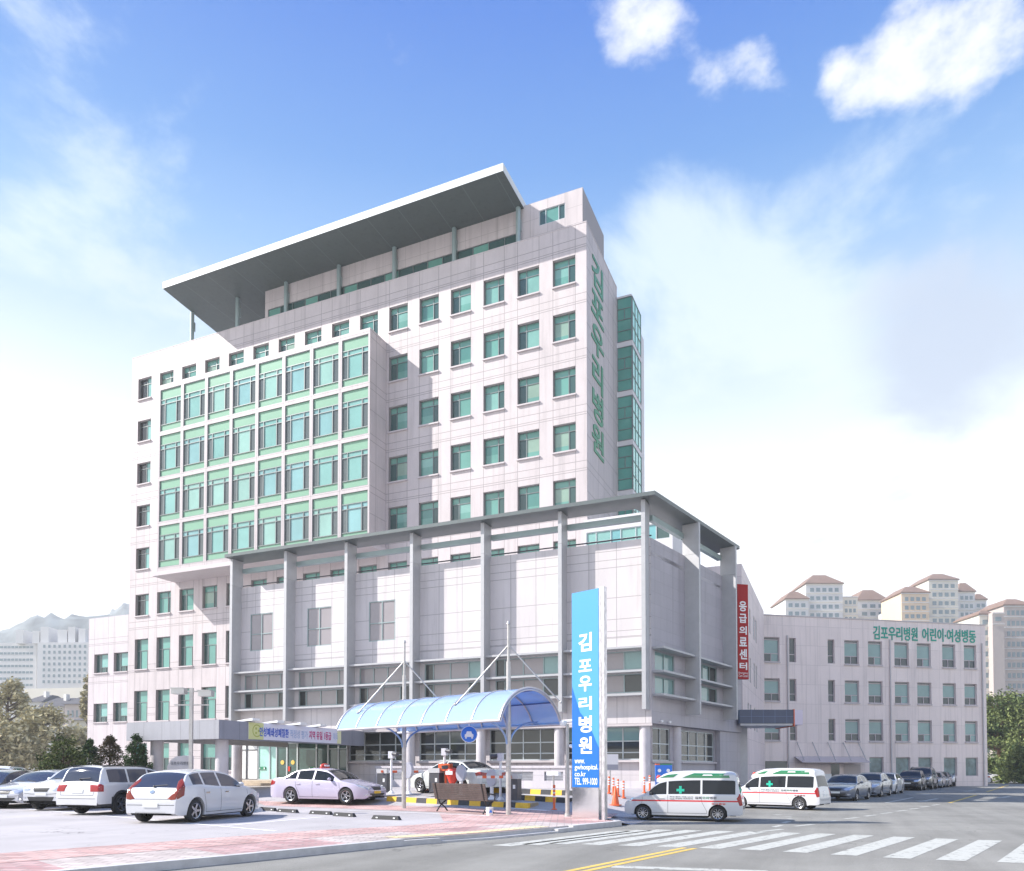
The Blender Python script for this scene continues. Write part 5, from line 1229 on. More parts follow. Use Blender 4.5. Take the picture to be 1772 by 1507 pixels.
# striped island kerbs
def island(pa, pb, wd, h, label, nst, phase=0):
    a = gnd(*pa); c = gnd(*pb); d = Vector((c.x-a.x, c.y-a.y)); L = d.length; d.normalize(); q = Vector((-d.y, d.x)); o = empty('traffic_island', (a.x, a.y, a.z), label, 'traffic island', 'black and yellow striped islands at the gate')
    mk = MB()
    for k in range(nst):
        mk.mi = (k+phase) % 2; ta, tb = k/nst*L, (k+1)/nst*L
        pr = []
        for t in (ta, tb):
            x, y = a.x+d.x*t, a.y+d.y*t; z = gh(x, y)
            pr.append([(x, y, z-.1), (x+q.x*.05, y+q.y*.05, z+h), (x+q.x*.25, y+q.y*.25, z+h)])
        for j in range(2): mk.quad(pr[0][j], pr[1][j], pr[1][j+1], pr[0][j+1])
        if k in (0, nst-1):
            e = pr[0] if k == 0 else pr[1]; f = [(p_[0]+q.x*(wd-2*g2), p_[1]+q.y*(wd-2*g2), p_[2]) for p_, g2 in zip(e, (0, .05, .25))]
            mk.quad(e[0], e[1], f[1], f[0])
    mk.build('striped_kerb', [M['yellow'], M['blackp']], o)
    tp = MB(); ps = [(a+Vector((*(q*.25), 0))), (c+Vector((*(q*.25), 0))), (c+Vector((*(q*wd), 0))), (a+Vector((*(q*wd), 0)))]
    tp.add([(v.x, v.y, v.z+h-.003) for v in ps]+[(v.x, v.y, v.z-.2) for v in ps], [(0, 1, 2, 3), (2, 3, 7, 6), (3, 0, 4, 7), (1, 2, 6, 5)]); tp.build('island_top', m_kerb, o)
island((668, 1386.5), (912, 1399.5), .9, .20, 'long striped island behind the bench', 13)
island((890, 1384), (980, 1390), .8, .20, 'short striped island in front of the rear one, beside the pylon', 5, 1)
island((832, 1371), (990, 1377), .8, .20, 'rear striped island under the tail of the passing sedan', 9, 1)
# barrier machines
def up(b, c, w2, d2_, z0, z1): b.box(c[0]-w2, c[0]+w2, c[1]-d2_, c[1]+d2_, z0, z1)
def standing(px, d, dz=0): p = atd(px, d); return Vector((p.x, p.y, gh(p.x, p.y)+dz))
def g2(px, py, dz=.18):
    r = ray(px, py); t = 5
    while t < 200:
        x, y, z = r.x*t, r.y*t, HC+r.z*t
        if z <= gh(x, y)+dz: break
        t += .02
    return Vector((x, y, z))
def barrier(px, d, dz, label, arm=None):
    p = g2(px, d); o = empty('barrier_gate', p, label, 'barrier gate', 'barrier gates of the car park')
    b = MB(); up(b, p, .24, .2, p.z, p.z+.82); b.build('cabinet', M['dark'], o); b = MB(); up(b, p, .26, .22, p.z+.821, p.z+1.02); b.build('cabinet_head', mat('barrier_head', (.50, .50, .50), .4), o)
    b = MB(); up(b, (p.x+.1, p.y), .05, .205, p.z+.45, p.z+.6); b.build('label_plate', M['whitep'], o)
    if arm:
        e = atd(arm[0], arm[1]); d_ = Vector((e.x-p.x, e.y-p.y, 0)); L = d_.length; d_.normalize(); b = MB(); z = p.z+.9; n_ = 8
        for k in range(n_):
            b.mi = k % 2; a, c = k/n_*L, (k+1)/n_*L*1.0
            q = Vector((-d_.y, d_.x, 0))*.03-Vector((0, 0, 0)); o_ = Vector((p.x, p.y-.26, 0)); A1 = o_+d_*a; A2 = o_+d_*c
            b.add([(A1-q).to_tuple()[:2]+(z-.05,), (A2-q).to_tuple()[:2]+(z-.05,), (A2+q).to_tuple()[:2]+(z-.05,), (A1+q).to_tuple()[:2]+(z-.05,), (A1-q).to_tuple()[:2]+(z+.05,), (A2-q).to_tuple()[:2]+(z+.05,), (A2+q).to_tuple()[:2]+(z+.05,), (A1+q).to_tuple()[:2]+(z+.05,)], [(3, 2, 1, 0), (4, 5, 6, 7), (0, 1, 5, 4), (1, 2, 6, 5), (2, 3, 7, 6), (3, 0, 4, 7)])
        b.build('arm', [M['orange'], M['whitep']], o)
    return o
barrier(665, 1371, .1, 'dark barrier cabinet with raised grey head beside the taxi bonnet', (738, 33))
barrier(755, 1371, .1, 'dark barrier cabinet between the bench and the passing sedan')
barrier(889, 1385, .12, 'dark barrier cabinet right of the far canopy post with red arm', (832, 28))
def g2(px, py, dz=.18):
    r = ray(px, py); t = 5
    while t < 200:
        x, y, z = r.x*t, r.y*t, HC+r.z*t
        if z <= gh(x, y)+dz: break
        t += .02
    return Vector((x, y, z))
def camera_pole(px, d, h, label, side=1):
    p = g2(px, d); o = empty('camera_pole', p, label, 'camera pole', 'number plate camera poles at the gate')
    b = MB(); b.cyl(p, (p.x, p.y, p.z+h), .05, n=12); b.lathe([(.15, 0), (.12, .06), (.05, .12)], p, 14); b.build('pole', M['whitep'], o, smooth=50)
    b = MB(); up(b, (p.x, p.y), .11, .09, p.z+h, p.z+h+.3); b.build('camera_housing', mat('camera_white', (.62, .62, .66), .4), o)
    b = MB(); b.cyl((p.x+side*.1, p.y-.05, p.z+h+.2), (p.x+side*.36, p.y-.1, p.z+h+.16), .08, .1, n=12); b.build('camera_lamp', M['dark'], o, smooth=40)
camera_pole(677, 1373, 1.5, 'white camera pole just left of the nearer canopy post')
camera_pole(769, 1368, 1.5, 'white camera pole behind the bench with red ticket box')
camera_pole(866, 1384, 1.5, 'white camera pole just left of the right canopy post', -1)
# ticket machine and round signs
p = g2(771, 1371); o = empty('ticket_box', p, 'orange red ticket box with dark screen on a thin post', 'ticket machine')
b = MB(); b.cyl(p, (p.x, p.y, p.z+.9), .05, n=10); b.build('post', M['orange'], o, smooth=40); b = MB(); up(b, p, .26, .16, p.z+.9, p.z+1.2); b.build('box', M['orange'], o); b = MB(); up(b, (p.x+.05, p.y-.165), .15, .01, p.z+.98, p.z+1.12); b.build('screen', M['dark'], o)
p = g2(783, 1373); o = empty('ticket_dispenser', p, 'red teardrop shaped ticket dispenser with white label behind the bench', 'ticket dispenser')
b = MB(); b.lathe([(.07, 0), (.07, .25), (.10, .38), (.24, .68), (.27, .85), (.25, .98), (.16, 1.05), (.03, 1.07)], p, 22); b.build('body', M['red'], o, smooth=60); b = MB(); up(b, (p.x-.02, p.y-.27), .16, .01, p.z+.78, p.z+.93); b.build('label_plate', M['whitep'], o)
def lollipop(px, d, h, label, dz=.12):
    p = g2(px, d); o = empty('control_stand', p, label, 'control stand', 'grey oval topped control stands')
    b = MB(); b.cyl(p, (p.x, p.y, p.z+h), .07, n=12); b.lathe([(.17, 0), (.13, .05), (.07, .12)], p, 12); b.build('post', M['whitep'], o, smooth=50)
    b = MB(); c1 = Vector((p.x, p.y, p.z+h)); n_ = 18; vs = []
    for y in (-.1, .1):
        for k in range(n_): t = 2*pi*k/n_; vs.append((c1.x+.2*cos(t), c1.y+y, c1.z+.15+.34*sin(t)))
    b.add(vs, [tuple(range(n_)), tuple(range(2*n_-1, n_-1, -1))]+[(i, (i+1) % n_, n_+(i+1) % n_, n_+i) for i in range(n_)]); b.build('head', mat('stand_grey', (.45, .46, .52), .35), o, smooth=40)
lollipop(707, 1374, .85, 'grey control stand just right of the left canopy post'); lollipop(798, 1376, .75, 'grey control stand behind the middle of the bench'); lollipop(851, 1383, .68, 'grey control stand behind the right end of the bench')
# bollards
def bollard(px, py, label, h=.75):
    p = gnd(px, py); o = empty('bollard', p, label, 'bollard', 'orange flexible bollards')
    b = MB(); b.lathe([(.11, 0), (.10, .03), (.045, .05), (.045, h-.02), (.03, h)], p, 14); b.build('tube', M['orange'], o, smooth=40)
    for k in range(3):
        b = MB(); z = h*(.5+.15*k); b.lathe([(.0465, z), (.0465, z+.055)], p, 14); b.build('reflector', M['whitep'], o, smooth=40)
for px, py, lab in ((740, 1368, 'orange bollard in front of the nose of the passing sedan'), (795, 1370, 'orange bollard behind the bench beside the sedan wheel'), (959, 1401, 'tall orange bollard left of the thin camera mast'), (1054, 1373, 'orange bollard leftmost of the four right of the pylon'), (1061.5, 1375.5, 'orange bollard second of the four right of the pylon'), (1069.5, 1378, 'orange bollard third of the four right of the pylon'), (1079, 1381, 'orange bollard rightmost of the four right of the pylon'), (1115, 1372, 'orange bollard low behind the first ambulance bonnet'), (1124.5, 1368, 'orange bollard beside the blue direction board')):
    bollard(px, py, lab, .9 if px == 959 else .70)
p = gnd(1065, 1393.5); o = empty('traffic_cone', p, 'orange traffic cone with white band between pylon and ambulance', 'traffic cone')
b = MB(); b.box(p.x-.19, p.x+.19, p.y-.19, p.y+.19, p.z, p.z+.03); b.lathe([(.15, .03), (.03, .72), (.02, .73)], p, 18); b.build('cone', M['orange'], o, smooth=40)
b = MB(); b.lathe([(.098, .30), (.070, .46)], p, 18); b.build('band', M['whitep'], o, smooth=40)
# thin mast with camera, next to the pylon
p = gnd(982, 1415); o = empty('camera_mast', p, 'thin grey steel mast with surveillance camera left of the blue pylon', 'camera mast')
b = MB(); b.cyl(p, (p.x, p.y, p.z+1.6), .07, n=12); b.cyl((p.x, p.y, p.z+1.6), (p.x, p.y, p.z+3.0), .055, n=12); b.lathe([(.2, 0), (.2, .03), (.1, .05), (.09, .14)], p, 14); b.build('pole', M['galv'], o, smooth=50)
b = MB(); b.lathe([(.02, -.1), (.09, -.08), (.12, 0), (.1, .08), (.02, .1)], (p.x-.12, p.y-.05, p.z+3.02), 14); b.cyl((p.x-.1, p.y, p.z+3.08), (p.x+.2, p.y, p.z+3.1), .05, n=8); b.cyl((p.x+.1, p.y, p.z+2.3), (p.x+.28, p.y-.1, p.z+2.25), .06, n=8); b.build('camera', M['whitep'], o, smooth=50)
p = gnd(958, 1381); o = empty('gate_sensor', p, 'small white sensor box on a short post behind the striped island', 'sensor')
b = MB(); b.cyl(p, (p.x, p.y, p.z+.9), .04, n=8); b.build('post', M['galv'], o); b = MB(); b.obox((p.x, p.y), (.94, -.342), -.3, .3, -.08, .08, p.z+.9, p.z+1.04); b.build('box', M['whitep'], o)
# bench
pa, pb = gnd(754, 1404), gnd(842, 1409.5); d = Vector((pb.x-pa.x, pb.y-pa.y)); L = d.length; d.normalize()
be = empty('park_bench', ((pa.x+pb.x)/2, (pa.y+pb.y)/2, 0), 'dark brown slatted bench seen from behind on the pavement', 'bench')
mw = mat('bench_wood', (.075, .05, .045), .5, var=.25, vscale=6); mi_ = mat('bench_iron', (.05, .045, .045), .45, metal=.5); oo = (pa.x, pa.y)
b = MB()
for i in range(9):
    z = .45+i*.064; t = -.0-.016*i; b.obox(oo, d, -.05, L+.05, t, t+.025, z, z+.061)
b.build('backrest', mw, be); b = MB()
for i in range(6): b.obox(oo, d, -.02, L+.02, .06+i*.075, .06+i*.075+.06, .43, .46)
b.build('seat', mw, be)
for s_ in (.12, L-.12):
    b = MB(); q_ = lambda t, z: pt(oo, d, s_, t, z)
    b.tube([q_(-.06, 0), q_(.06, .16), q_(.22, .30), q_(.4, .42)], .028, 8); b.tube([q_(.46, 0), q_(.3, .18), q_(.1, .3), q_(.0, .5), q_(-.14, 1.02)], .028, 8); b.tube([q_(-.02, .62), q_(.25, .68), q_(.5, .64), q_(.48, .44)], .024, 8); b.build('leg', mi_, be, smooth=50)
p = gnd(847.5, 1411); bu = empty('bucket', p, 'white plastic bucket with dark blue triangle beside the bench', 'bucket')
b = MB(); b.lathe([(.10, 0), (.125, .25), (.13, .27)], p, 22); b.build('pail', M['whitep'], bu, smooth=40); b = MB(); 
c3 = Vector((p.x, p.y, p.z+.1))-Vector((d2.x, d2.y, 0))*.135; b.add([tuple(c3+r2*x+Vector((0, 0, z))-d2*e) for e in (0, .012) for x, z in ((-.02, 0), (.09, 0), (.04, .11))], [(0, 1, 2), (5, 4, 3), (0, 1, 4, 3), (1, 2, 5, 4), (2, 0, 3, 5)]); b.build('triangle_mark', M['blue'], bu)
b = MB(); b.tube([(p.x-.13, p.y, p.z+.26), (p.x-.1, p.y-.1, p.z+.16), (p.x+.02, p.y-.15, p.z+.1), (p.x+.12, p.y-.08, p.z+.16), (p.x+.13, p.y, p.z+.26)], .006, 5); b.build('handle', M['galv'], bu)
# wheel stops
for i, (xa, xb, y) in enumerate(((446, 474, 1403), (478, 512, 1406), (534, 571, 1409.5), (575, 611, 1413), (642, 690, 1418.5))):
    a, c = gnd(xa, y-1), gnd(xb, y+1); d = Vector((c.x-a.x, c.y-a.y)); L = d.length; d.normalize(); ln = max(1.0, min(L, 1.3)); wd = .15
    lab = ['black wheel stop nearest the white hatchback nose', 'black wheel stop second from the white hatchback', 'black wheel stop in the middle of the five', 'black wheel stop fourth from the white hatchback', 'black wheel stop farthest right of the five'][i]
    o = empty('wheel_stop', a, lab, 'wheel stop', 'black rubber wheel stops in the car park'); b = MB(); q = Vector((-d.y, d.x))
    vs = []
    for s_, e in ((0, 0), (L, 0), (L, wd), (0, wd)): vs.append((a.x+d.x*s_+q.x*e, a.y+d.y*s_+q.y*e, .002))
    for s_, e in ((.06, .035), (L-.06, .035), (L-.06, wd-.035), (.06, wd-.035)): vs.append((a.x+d.x*s_+q.x*e, a.y+d.y*s_+q.y*e, .12))
    b.add(vs, [(3, 2, 1, 0), (4, 5, 6, 7), (0, 1, 5, 4), (1, 2, 6, 5), (2, 3, 7, 6), (3, 0, 4, 7)]); b.build('rubber_block', M['black'], o)
    b = MB(); 
    for s_ in (.18, L-.22): b.obox((a.x, a.y), d, s_, s_+.07, .003, .02, .04, .075)
    b.build('reflector', M['whitep'], o)
p = gnd(445, 1404.5); tag(MB().lathe([(.22, 0), (.18, .1), (.08, .17), (.02, .18)], p, 14).build('concrete_bump', m_kerb, smooth=50), 'small white concrete mound in front of the white hatchback', 'concrete block')

# pylon sign ------------------------------------------------------
pl_, pr_ = Vector((-7.46, 21.88)), Vector((-6.50, 21.53)); d = (pr_-pl_); WP = d.length; d.normalize(); oo = (pl_.x, pl_.y)
py_ = empty('pylon_sign', ((pl_.x+pr_.x)/2, (pl_.y+pr_.y)/2, 0), 'tall blue pylon sign with white lettering on a mirror steel base', 'sign')
m_pb = mat('pylon_light_blue', (.065, .30, .62), .35); m_pb2 = mat('pylon_deep_blue', (.006, .13, .50), .35); m_mir = mat('mirror_steel', (.75, .72, .72), .12, metal=1, bump=.12, bscale=2.5)
b = MB(); b.obox(oo, d, .0, WP-.02, 0, .18, 0, .96); b.build('mirror_base', m_mir, py_)
b = MB(); b.obox(oo, d, 0, WP, 0, .18, .965, 6.93); b.build('light_box', m_pb, py_)
b = MB(); q_ = lambda s_, z: pt(oo, d, s_, -.004, z)
b.quad(q_(0.004, .97), q_(WP-.004, .97), q_(WP-.004, 2.15), q_(.0+WP*.62, 2.9), q_(WP*.3, 3.25), q_(.004, 4.05)); b.build('deep_blue_panel', m_pb2, py_)
b = MB(); b.obox(oo, d, WP+.002, WP+.07, .01, .17, .9, 6.97); b.obox(oo, d, WP+.09, WP+.20, .0, .14, .0, 6.95); b.build('side_frame', mat('pylon_side_steel', (.60, .58, .60), .3, metal=.8, var=.35, vscale=5, stretch=(3, 3, .8)), py_)
zt = lambda y: 1.5+(1331.5-y)/1301*22.9
for ch, y0, y1 in zip('김포우리병원', (1096, 1142, 1170, 1206, 1239, 1275), (1128, 1163, 1197, 1229, 1268, 1304)):
    fit_text(py_, ch, M['whitep'], oo, d, WP*.26, WP*.75, zt(y1), zt(y0)-zt(y1), bold=.018)
for s_, y, h, a, e in (('www.', 1321, .12, .10, .48), ('gwhospital.', 1334, .2, .10, .98), ('co.kr', 1343, .15, .10, .52), ('TEL. 999-1000', 1357.5, .21, .10, .94)):
    fit_text(py_, s_, M['whitep'], oo, d, WP*a, WP*min(e, .97), zt(y), h, bold=.012)
# street lamp of the car park
p = atd(330, 25.5); sl1 = empty('floodlight_pole', (p.x, p.y, 0), 'brown grey lamp post with two box floodlights in the car park', 'lamp post')
d = Vector((RT.x, RT.y)).normalized(); b = MB(); b.obox((p.x, p.y), d, -.055, .055, -.05, .05, 0, 4.28); b.build('pole', M['galv'], sl1)
b = MB(); b.obox((p.x, p.y), d, -.58, .6, -.02, .02, 3.68, 3.72); b.obox((p.x, p.y), d, -.2, .25, -.02, .02, 4.14, 4.18); b.build('cross_arm', M['galv'], sl1)
for s_, z in ((-.42, 4.16), (.5, 4.08)):
    b = MB(); b.obox((p.x, p.y), d, s_-.22, s_+.22, -.15, .15, z-.09, z+.09); b.obox((p.x, p.y), d, s_-.26, s_+.18, -.17, .17, z+.091, z+.12); b.build('floodlight', mat('lamp_housing', (.55, .54, .52), .35, metal=.5), sl1)
# stone name stele
p = atd(309, 27.5); d = Vector((RT.x, RT.y)); st_ = empty('name_stone', (p.x, p.y, 0), 'grey rounded stone stele with dark lettering behind the white cars', 'stone sign')
b = MB(); prof = [(-.42, 0), (.42, 0), (.42, 2.0), (.2, 2.02), (-.1, 1.98), (-.3, 1.85), (-.42, 1.6)]; vs = []
for t in (0, .3):
    for x, z in prof: vs.append(pt((p.x, p.y), d, x, t, z))
n_ = len(prof); b.add(vs, [tuple(range(n_)), tuple(range(2*n_-1, n_-1, -1))]+[(i, (i+1) % n_, n_+(i+1) % n_, n_+i) for i in range(n_)]); b.build('stone', M['conc'], st_)
fit_text(st_, '김포우리병원', M['ink'], (p.x, p.y), d, -.3, .38, 1.68, .12, bold=.004)
# info board, blue direction board
p = standing(1056, 33.5); d = Vector((RT.x, RT.y)); ib_ = empty('notice_board', p, 'pale grey notice board on a post just right of the pylon', 'notice board')
b = MB(); b.obox((p.x, p.y), d, -.36, .36, 0, .06, p.z+.9, p.z+1.62); b.build('board', mat('board_pale', (.68, .66, .68), .5), ib_); b = MB(); b.obox((p.x, p.y), d, -.355, .355, -.006, -.001, p.z+.92, p.z+1.16); b.build('grey_panel', mat('board_grey', (.28, .28, .33), .5), ib_)
b = MB(); b.cyl(tuple(pt((p.x, p.y), d, 0, .03, p.z)), tuple(pt((p.x, p.y), d, 0, .03, p.z+.9)), .03, n=8); b.build('post', M['galv'], ib_)
p = standing(1148, 34.2); p.z = gh(p.x, p.y); db = empty('direction_board', p, 'blue direction board with green and orange top edge behind the first ambulance', 'sign')
b = MB(); b.obox((p.x, p.y), d, -.36, .40, 0, .12, p.z+.05, p.z+1.25); b.build('board', M['blue'], db); b = MB(); b.obox((p.x, p.y), d, -.36, -.16, -.002, .122, p.z+1.255, p.z+1.31); b.build('orange_strip', M['orange'], db); b = MB(); b.obox((p.x, p.y), d, -.155, .40, -.002, .122, p.z+1.255, p.z+1.31); b.build('green_strip', M['green'], db)
b = MB()
for s_ in (-.18, .22): c1 = Vector(pt((p.x, p.y), d, s_, -.004, p.z+1.0)); b.cyl(c1, c1-Vector((-d.y, d.x, 0))*.004, .08, n=16)
b.build('symbol', M['whitep'], db)
fit_text(db, '병동', M['whitep'], (p.x, p.y-.0), d, -.28, -.14, p.z+.72, .1); fit_text(db, '본관동', M['whitep'], (p.x, p.y), d, -.28, -.08, p.z+.52, .1); fit_text(db, '주차장안내', M['whitep'], (p.x, p.y), d, .06, .34, p.z+.72, .1)
b = MB(); b.obox((p.x, p.y), d, -.3, -.24, .02, .1, p.z-.3, p.z+.05); b.obox((p.x, p.y), d, .28, .34, .02, .1, p.z-.3, p.z+.05); b.build('post', M['galv'], db)
# bicycle rail
p = atd(1275, 38); rk = empty('bicycle_rack', (p.x, p.y, -.13), 'grey tubular bicycle rack between the two ambulances', 'bicycle rack'); b = MB()
for k in range(3):
    x = p.x+k*.45; b.tube([(x, p.y, -.13), (x, p.y, .65), (x+.1, p.y, .75), (x+.25, p.y, .75), (x+.35, p.y, .65), (x+.35, p.y, -.13)], .025, 6)
b.build('hoops', M['galv'], rk, smooth=50)

# ------------------------------------------------------------------ emergency sign and canopy
A = Vector((-5.5, 47.46)); d = Vector((sin(radians(53)), cos(radians(53)))); wd = .72
rs2 = empty('emergency_sign', (A.x, A.y, 7.0), 'tall red projecting sign with white vertical lettering beside the podium', 'sign')
b = MB(); b.obox((A.x, A.y), d, 0, wd, 0, .3, 7.04, 12.87); b.build('box', mat('sign_red', (.36, .003, .005), .45, spec=.3), rs2)
zs = lambda y: 1.5+(1331.5-y)/1301*46.2
y5 = lambda v: 950+v*.29458
for ch, a, e in zip('응급의료센터', (308, 382, 455, 520, 590, 668), (368, 436, 505, 574, 650, 712)):
    fit_text(rs2, ch, M['whitep'], (A.x, A.y), d, .1, wd-.1, zs(y5(e)), zs(y5(a))-zs(y5(e)), bold=.03)
fit_text(rs2, 'Emergency', M['whitep'], (A.x, A.y), d, .04, wd-.04, zs(y5(739)), .16); fit_text(rs2, 'Care Center', M['whitep'], (A.x, A.y), d, .04, wd-.04, zs(y5(754)), .16)
b = MB(); b.obox((A.x, A.y), d, -.12, 0, .1, .2, 12.2, 12.35); b.obox((A.x, A.y), d, -.12, 0, .1, .2, 7.6, 7.75); b.build('bracket', M['galv'], rs2)
A = Vector((-5.45, 47.68)); d = Vector((sin(radians(66.6)), cos(radians(66.6))))
ec = empty('emergency_canopy', (A.x, A.y, 4.2), 'slate blue box canopy over the emergency entrance with orange end stripe', 'canopy')
m_ec = panel('canopy_slate', (.085, .10, .15), (d.x, d.y), 0, [((A.x*d.x+A.y*d.y), .72)], [(4.76, 9)], lw=.02, dark=2.2)
b = MB(); b.obox((A.x, A.y), d, 0, 3.3, 0, 3.2, 4.33, 5.17); b.build('canopy_box', m_ec, ec)
b = MB(); b.obox((A.x, A.y), d, .05, 3.25, .05, 3.1, 4.2, 4.328); b.build('soffit', M['metalgrey'], ec)
b = MB(); b.obox((A.x, A.y), d, 3.302, 3.36, -.02, 3.2, 4.15, 5.2); b.build('orange_stripe', M['orange'], ec)
b = MB(); b.obox((A.x, A.y), d, 3.362, 3.85, -.02, 3.0, 4.25, 5.15); b.build('end_sign', mat('sign_pale_pink', (.66, .58, .68), .4), ec)
b = MB(); b.obox((A.x, A.y), d, .25, 1.15, 2.2, 2.5, -.13, 4.2); b.build('support_wall', M['metalgrey'], ec)

# ------------------------------------------------------------------ rear block and ward building
rb = empty('rear_block', (-7, 60, 0), 'plain pale pink block rising behind the red emergency sign', 'building')
m_rb = panel('rear_panels', (.76, .65, .63), (0, 1), 0, [(55, 1.9)], [(0, 1.9)], lw=.02); m_rbf = panel('rear_panels_front', (.70, .61, .60), (1, 0), 0, [(0, 1.5)], [(0, 1.9)], lw=.02)
b = MB(); hr = [(a, a+.9, z, z+h) for a in (3.2, 4.9, 8.0, 9.7) for z, h in ((12.0, 1.9), (8.2, 1.9), (4.6, 1.9))]
wall(b, (-6.08, 55), (0, 1), 17.5, -.2, 16.1, hr, .15); b.build('side_wall', m_rb, rb); b = MB(); wall(b, (-12, 55), (1, 0), 5.92, -.2, 16.1); b.quad((-12, 55, 16.1), (-6.08, 55, 16.1), (-6.08, 72.5, 16.1), (-12, 72.5, 16.1)); b.quad((-12, 55, -.2), (-12, 72.5, -.2), (-12, 72.5, 16.1), (-12, 55, 16.1)); b.build('front_wall', m_rbf, rb)
mq = winmesh('window', .9, 1.9, [(0, 1, .35, 1, 0), (0, 1, 0, .35, 1)], [('h', .35, 0, 1)], [M['gward'], M['gwardd']], t=.1, bmat=M['framel'])
for a, e, z0, z1 in hr: put_window(rb, mq, (-6.08, 55), (0, 1), a, z0)
b = MB(); b.obox((-5.9, 49), (0, 1), 0, 6, 0, .3, -.2, 4.2); b.build('entrance_side_wall', M['metalgrey'], rb)
AW = radians(54.5); dw = (sin(AW), cos(AW)); oW = (-6.55, 73.05); LWD = 24.9
wd_ = empty('ward_building', (oW[0]+dw[0]*12, oW[1]+dw[1]*12, -.13), 'four storey pale pink ward building with green rooftop lettering on the right', 'building')
def sw(px): return s_of(px, oW, dw)
big = [(1323.6, 1351), (1463.6, 1488.6), (1504.8, 1529.3), (1550.5, 1575.5), (1589.4, 1613.8), (1633.6, 1656.5), (1671.3, 1692.8)]; nar = [(1367.8, 1379.6), (1434.7, 1446.5)]
hw_ = []; kk = []
for z0, h in ((11.58, 2.3), (7.9, 2.12), (4.22, 2.1)):
    for a, e in big: hw_.append((sw(a), sw(e), z0, z0+h)); kk.append(0)
    for a, e in nar: hw_.append((sw(a), sw(e), z0, z0+h)); kk.append(1)
for a, e in big[2:]: hw_.append((sw(a), sw(e), .85, 2.7)); kk.append(2)
mwp = panel('ward_panels', (.80, .69, .66), dw, 0, [((oW[0]*dw[0]+oW[1]*dw[1])+1.2, 1.22)], [(4.0, 1.84)], lw=.035, dark=.78, var=.05)
b = MB(); wall(b, oW, dw, LWD, -.2, 15.9, hw_, .25); b.build('facade', mwp, wd_)
nW = (-dw[1], dw[0]); e = pt(oW, dw, LWD, 0, 0); f2 = pt(oW, dw, LWD, 12, 0); g2_ = pt(oW, dw, 0, 12, 0)
b = MB(); b.quad((e[0], e[1], -.2), (f2[0], f2[1], -.2), (f2[0], f2[1], 15.9), (e[0], e[1], 15.9)); b.quad((oW[0], oW[1], 15.9), (e[0], e[1], 15.9), (f2[0], f2[1], 15.9), (g2_[0], g2_[1], 15.9)); b.quad((oW[0], oW[1], -.2), (g2_[0], g2_[1], -.2), (g2_[0], g2_[1], 15.9), (oW[0], oW[1], 15.9)); b.quad((g2_[0], g2_[1], -.2), (f2[0], f2[1], -.2), (f2[0], f2[1], 15.9), (g2_[0], g2_[1], 15.9)); b.build('side_wall', mwp, wd_)
b = MB(); b.obox(oW, dw, -.05, LWD+.05, -.05, .25, 15.9, 16.0); b.build('coping', M['sill'], wd_)
cache = {}
mfr = mat('ward_frame_pink', (.50, .44, .45), .45)
for (a, e_, z0, z1), k in zip(hw_, kk):
    w_ = e_-a; ky = (round(w_, 2), round(z1-z0, 2), k)
    if ky not in cache:
        if k == 0: mm_ = winmesh('window', w_, z1-z0, [(0, 1, .34, .9, 0), (0, 1, .9, 1, 1), (0, .48, 0, .34, 1), (.48, 1, 0, .34, 1 if R.random() < .5 else 0)], [('h', .34, 0, 1), ('v', .5, 0, .34), ('h', .9, 0, 1)], [M['gward'], M['gwardd']], t=.2, bw=.07, bmat=mfr)
        elif k == 1: mm_ = winmesh('window', w_, z1-z0, [(0, 1, 0, 1, 1)], [('h', .33, 0, 1)], [M['gward'], M['gwardd']], t=.2, bw=.07, bmat=mfr)
        else: mm_ = winmesh('window', w_, z1-z0, [(0, 1, 0, 1, 0)], [], [mat('shop_glass', (.16, .23, .23), .05, var=.5, vscale=.9)], t=.2, bw=.07, bmat=mfr)
        cache[ky] = (mm_, sillmesh(w_, .1, .12))
    put_window(wd_, cache[ky][0], oW, dw, a, z0, cache[ky][1] if k == 0 else None)
zw = lambda px, y: 1.5+(1331.5-y)/1301*(70+(px-1330)/360*5.5)
fit_text(wd_, '김포우리병원', M['tealtext'], oW, dw, sw(1514), sw(1591), 14.05, 1.35, bold=.03, depth=.1)
fit_text(wd_, '어린이·여성병동', M['tealtext'], oW, dw, sw(1599), sw(1692), 14.1, 1.3, bold=.03, depth=.1)
for px in (1364, 1542, 1702):
    b = MB(); c1 = pt(oW, dw, sw(px), -.1, 0); b.cyl((c1[0], c1[1], -.1), (c1[0], c1[1], 14.1), .07, n=8); b.build('downpipe', mat('pipe_pale', (.55, .52, .52), .4), wd_, smooth=40)
aw = [sw(1374), sw(1490)]; b = MB(); q_ = lambda s_, t, z: pt(oW, dw, s_, t, z)
b.add([q_(aw[0], -1.4, 2.2), q_(aw[1], -1.4, 2.2), q_(aw[1], -.05, 2.75), q_(aw[0], -.05, 2.75), q_(aw[0], -1.4, 2.15), q_(aw[1], -1.4, 2.15), q_(aw[1], -.05, 2.7), q_(aw[0], -.05, 2.7)], [(0, 1, 2, 3), (7, 6, 5, 4), (0, 4, 5, 1), (1, 5, 6, 2), (2, 6, 7, 3), (3, 7, 4, 0)])
b.build('glass_awning', mat('awning_glass', (.55, .48, .48), .15), wd_)
for k in range(5):
    s_ = aw[0]+.3+(aw[1]-aw[0]-.6)*k/4; b = MB(); b.cyl(q_(s_, -.05, 4.1), q_(s_, -1.2, 2.35), .04, n=6); b.build('awning_rod', M['galv'], wd_)
b = MB(); s_ = sw(1438); b.obox(oW, dw, s_, s_+.9, -.02, .0, 0, 2.05); b.obox(oW, dw, sw(1320), sw(1362), -.02, .0, 1.3, 2.3); b.build('door', M['gwardd'], wd_)
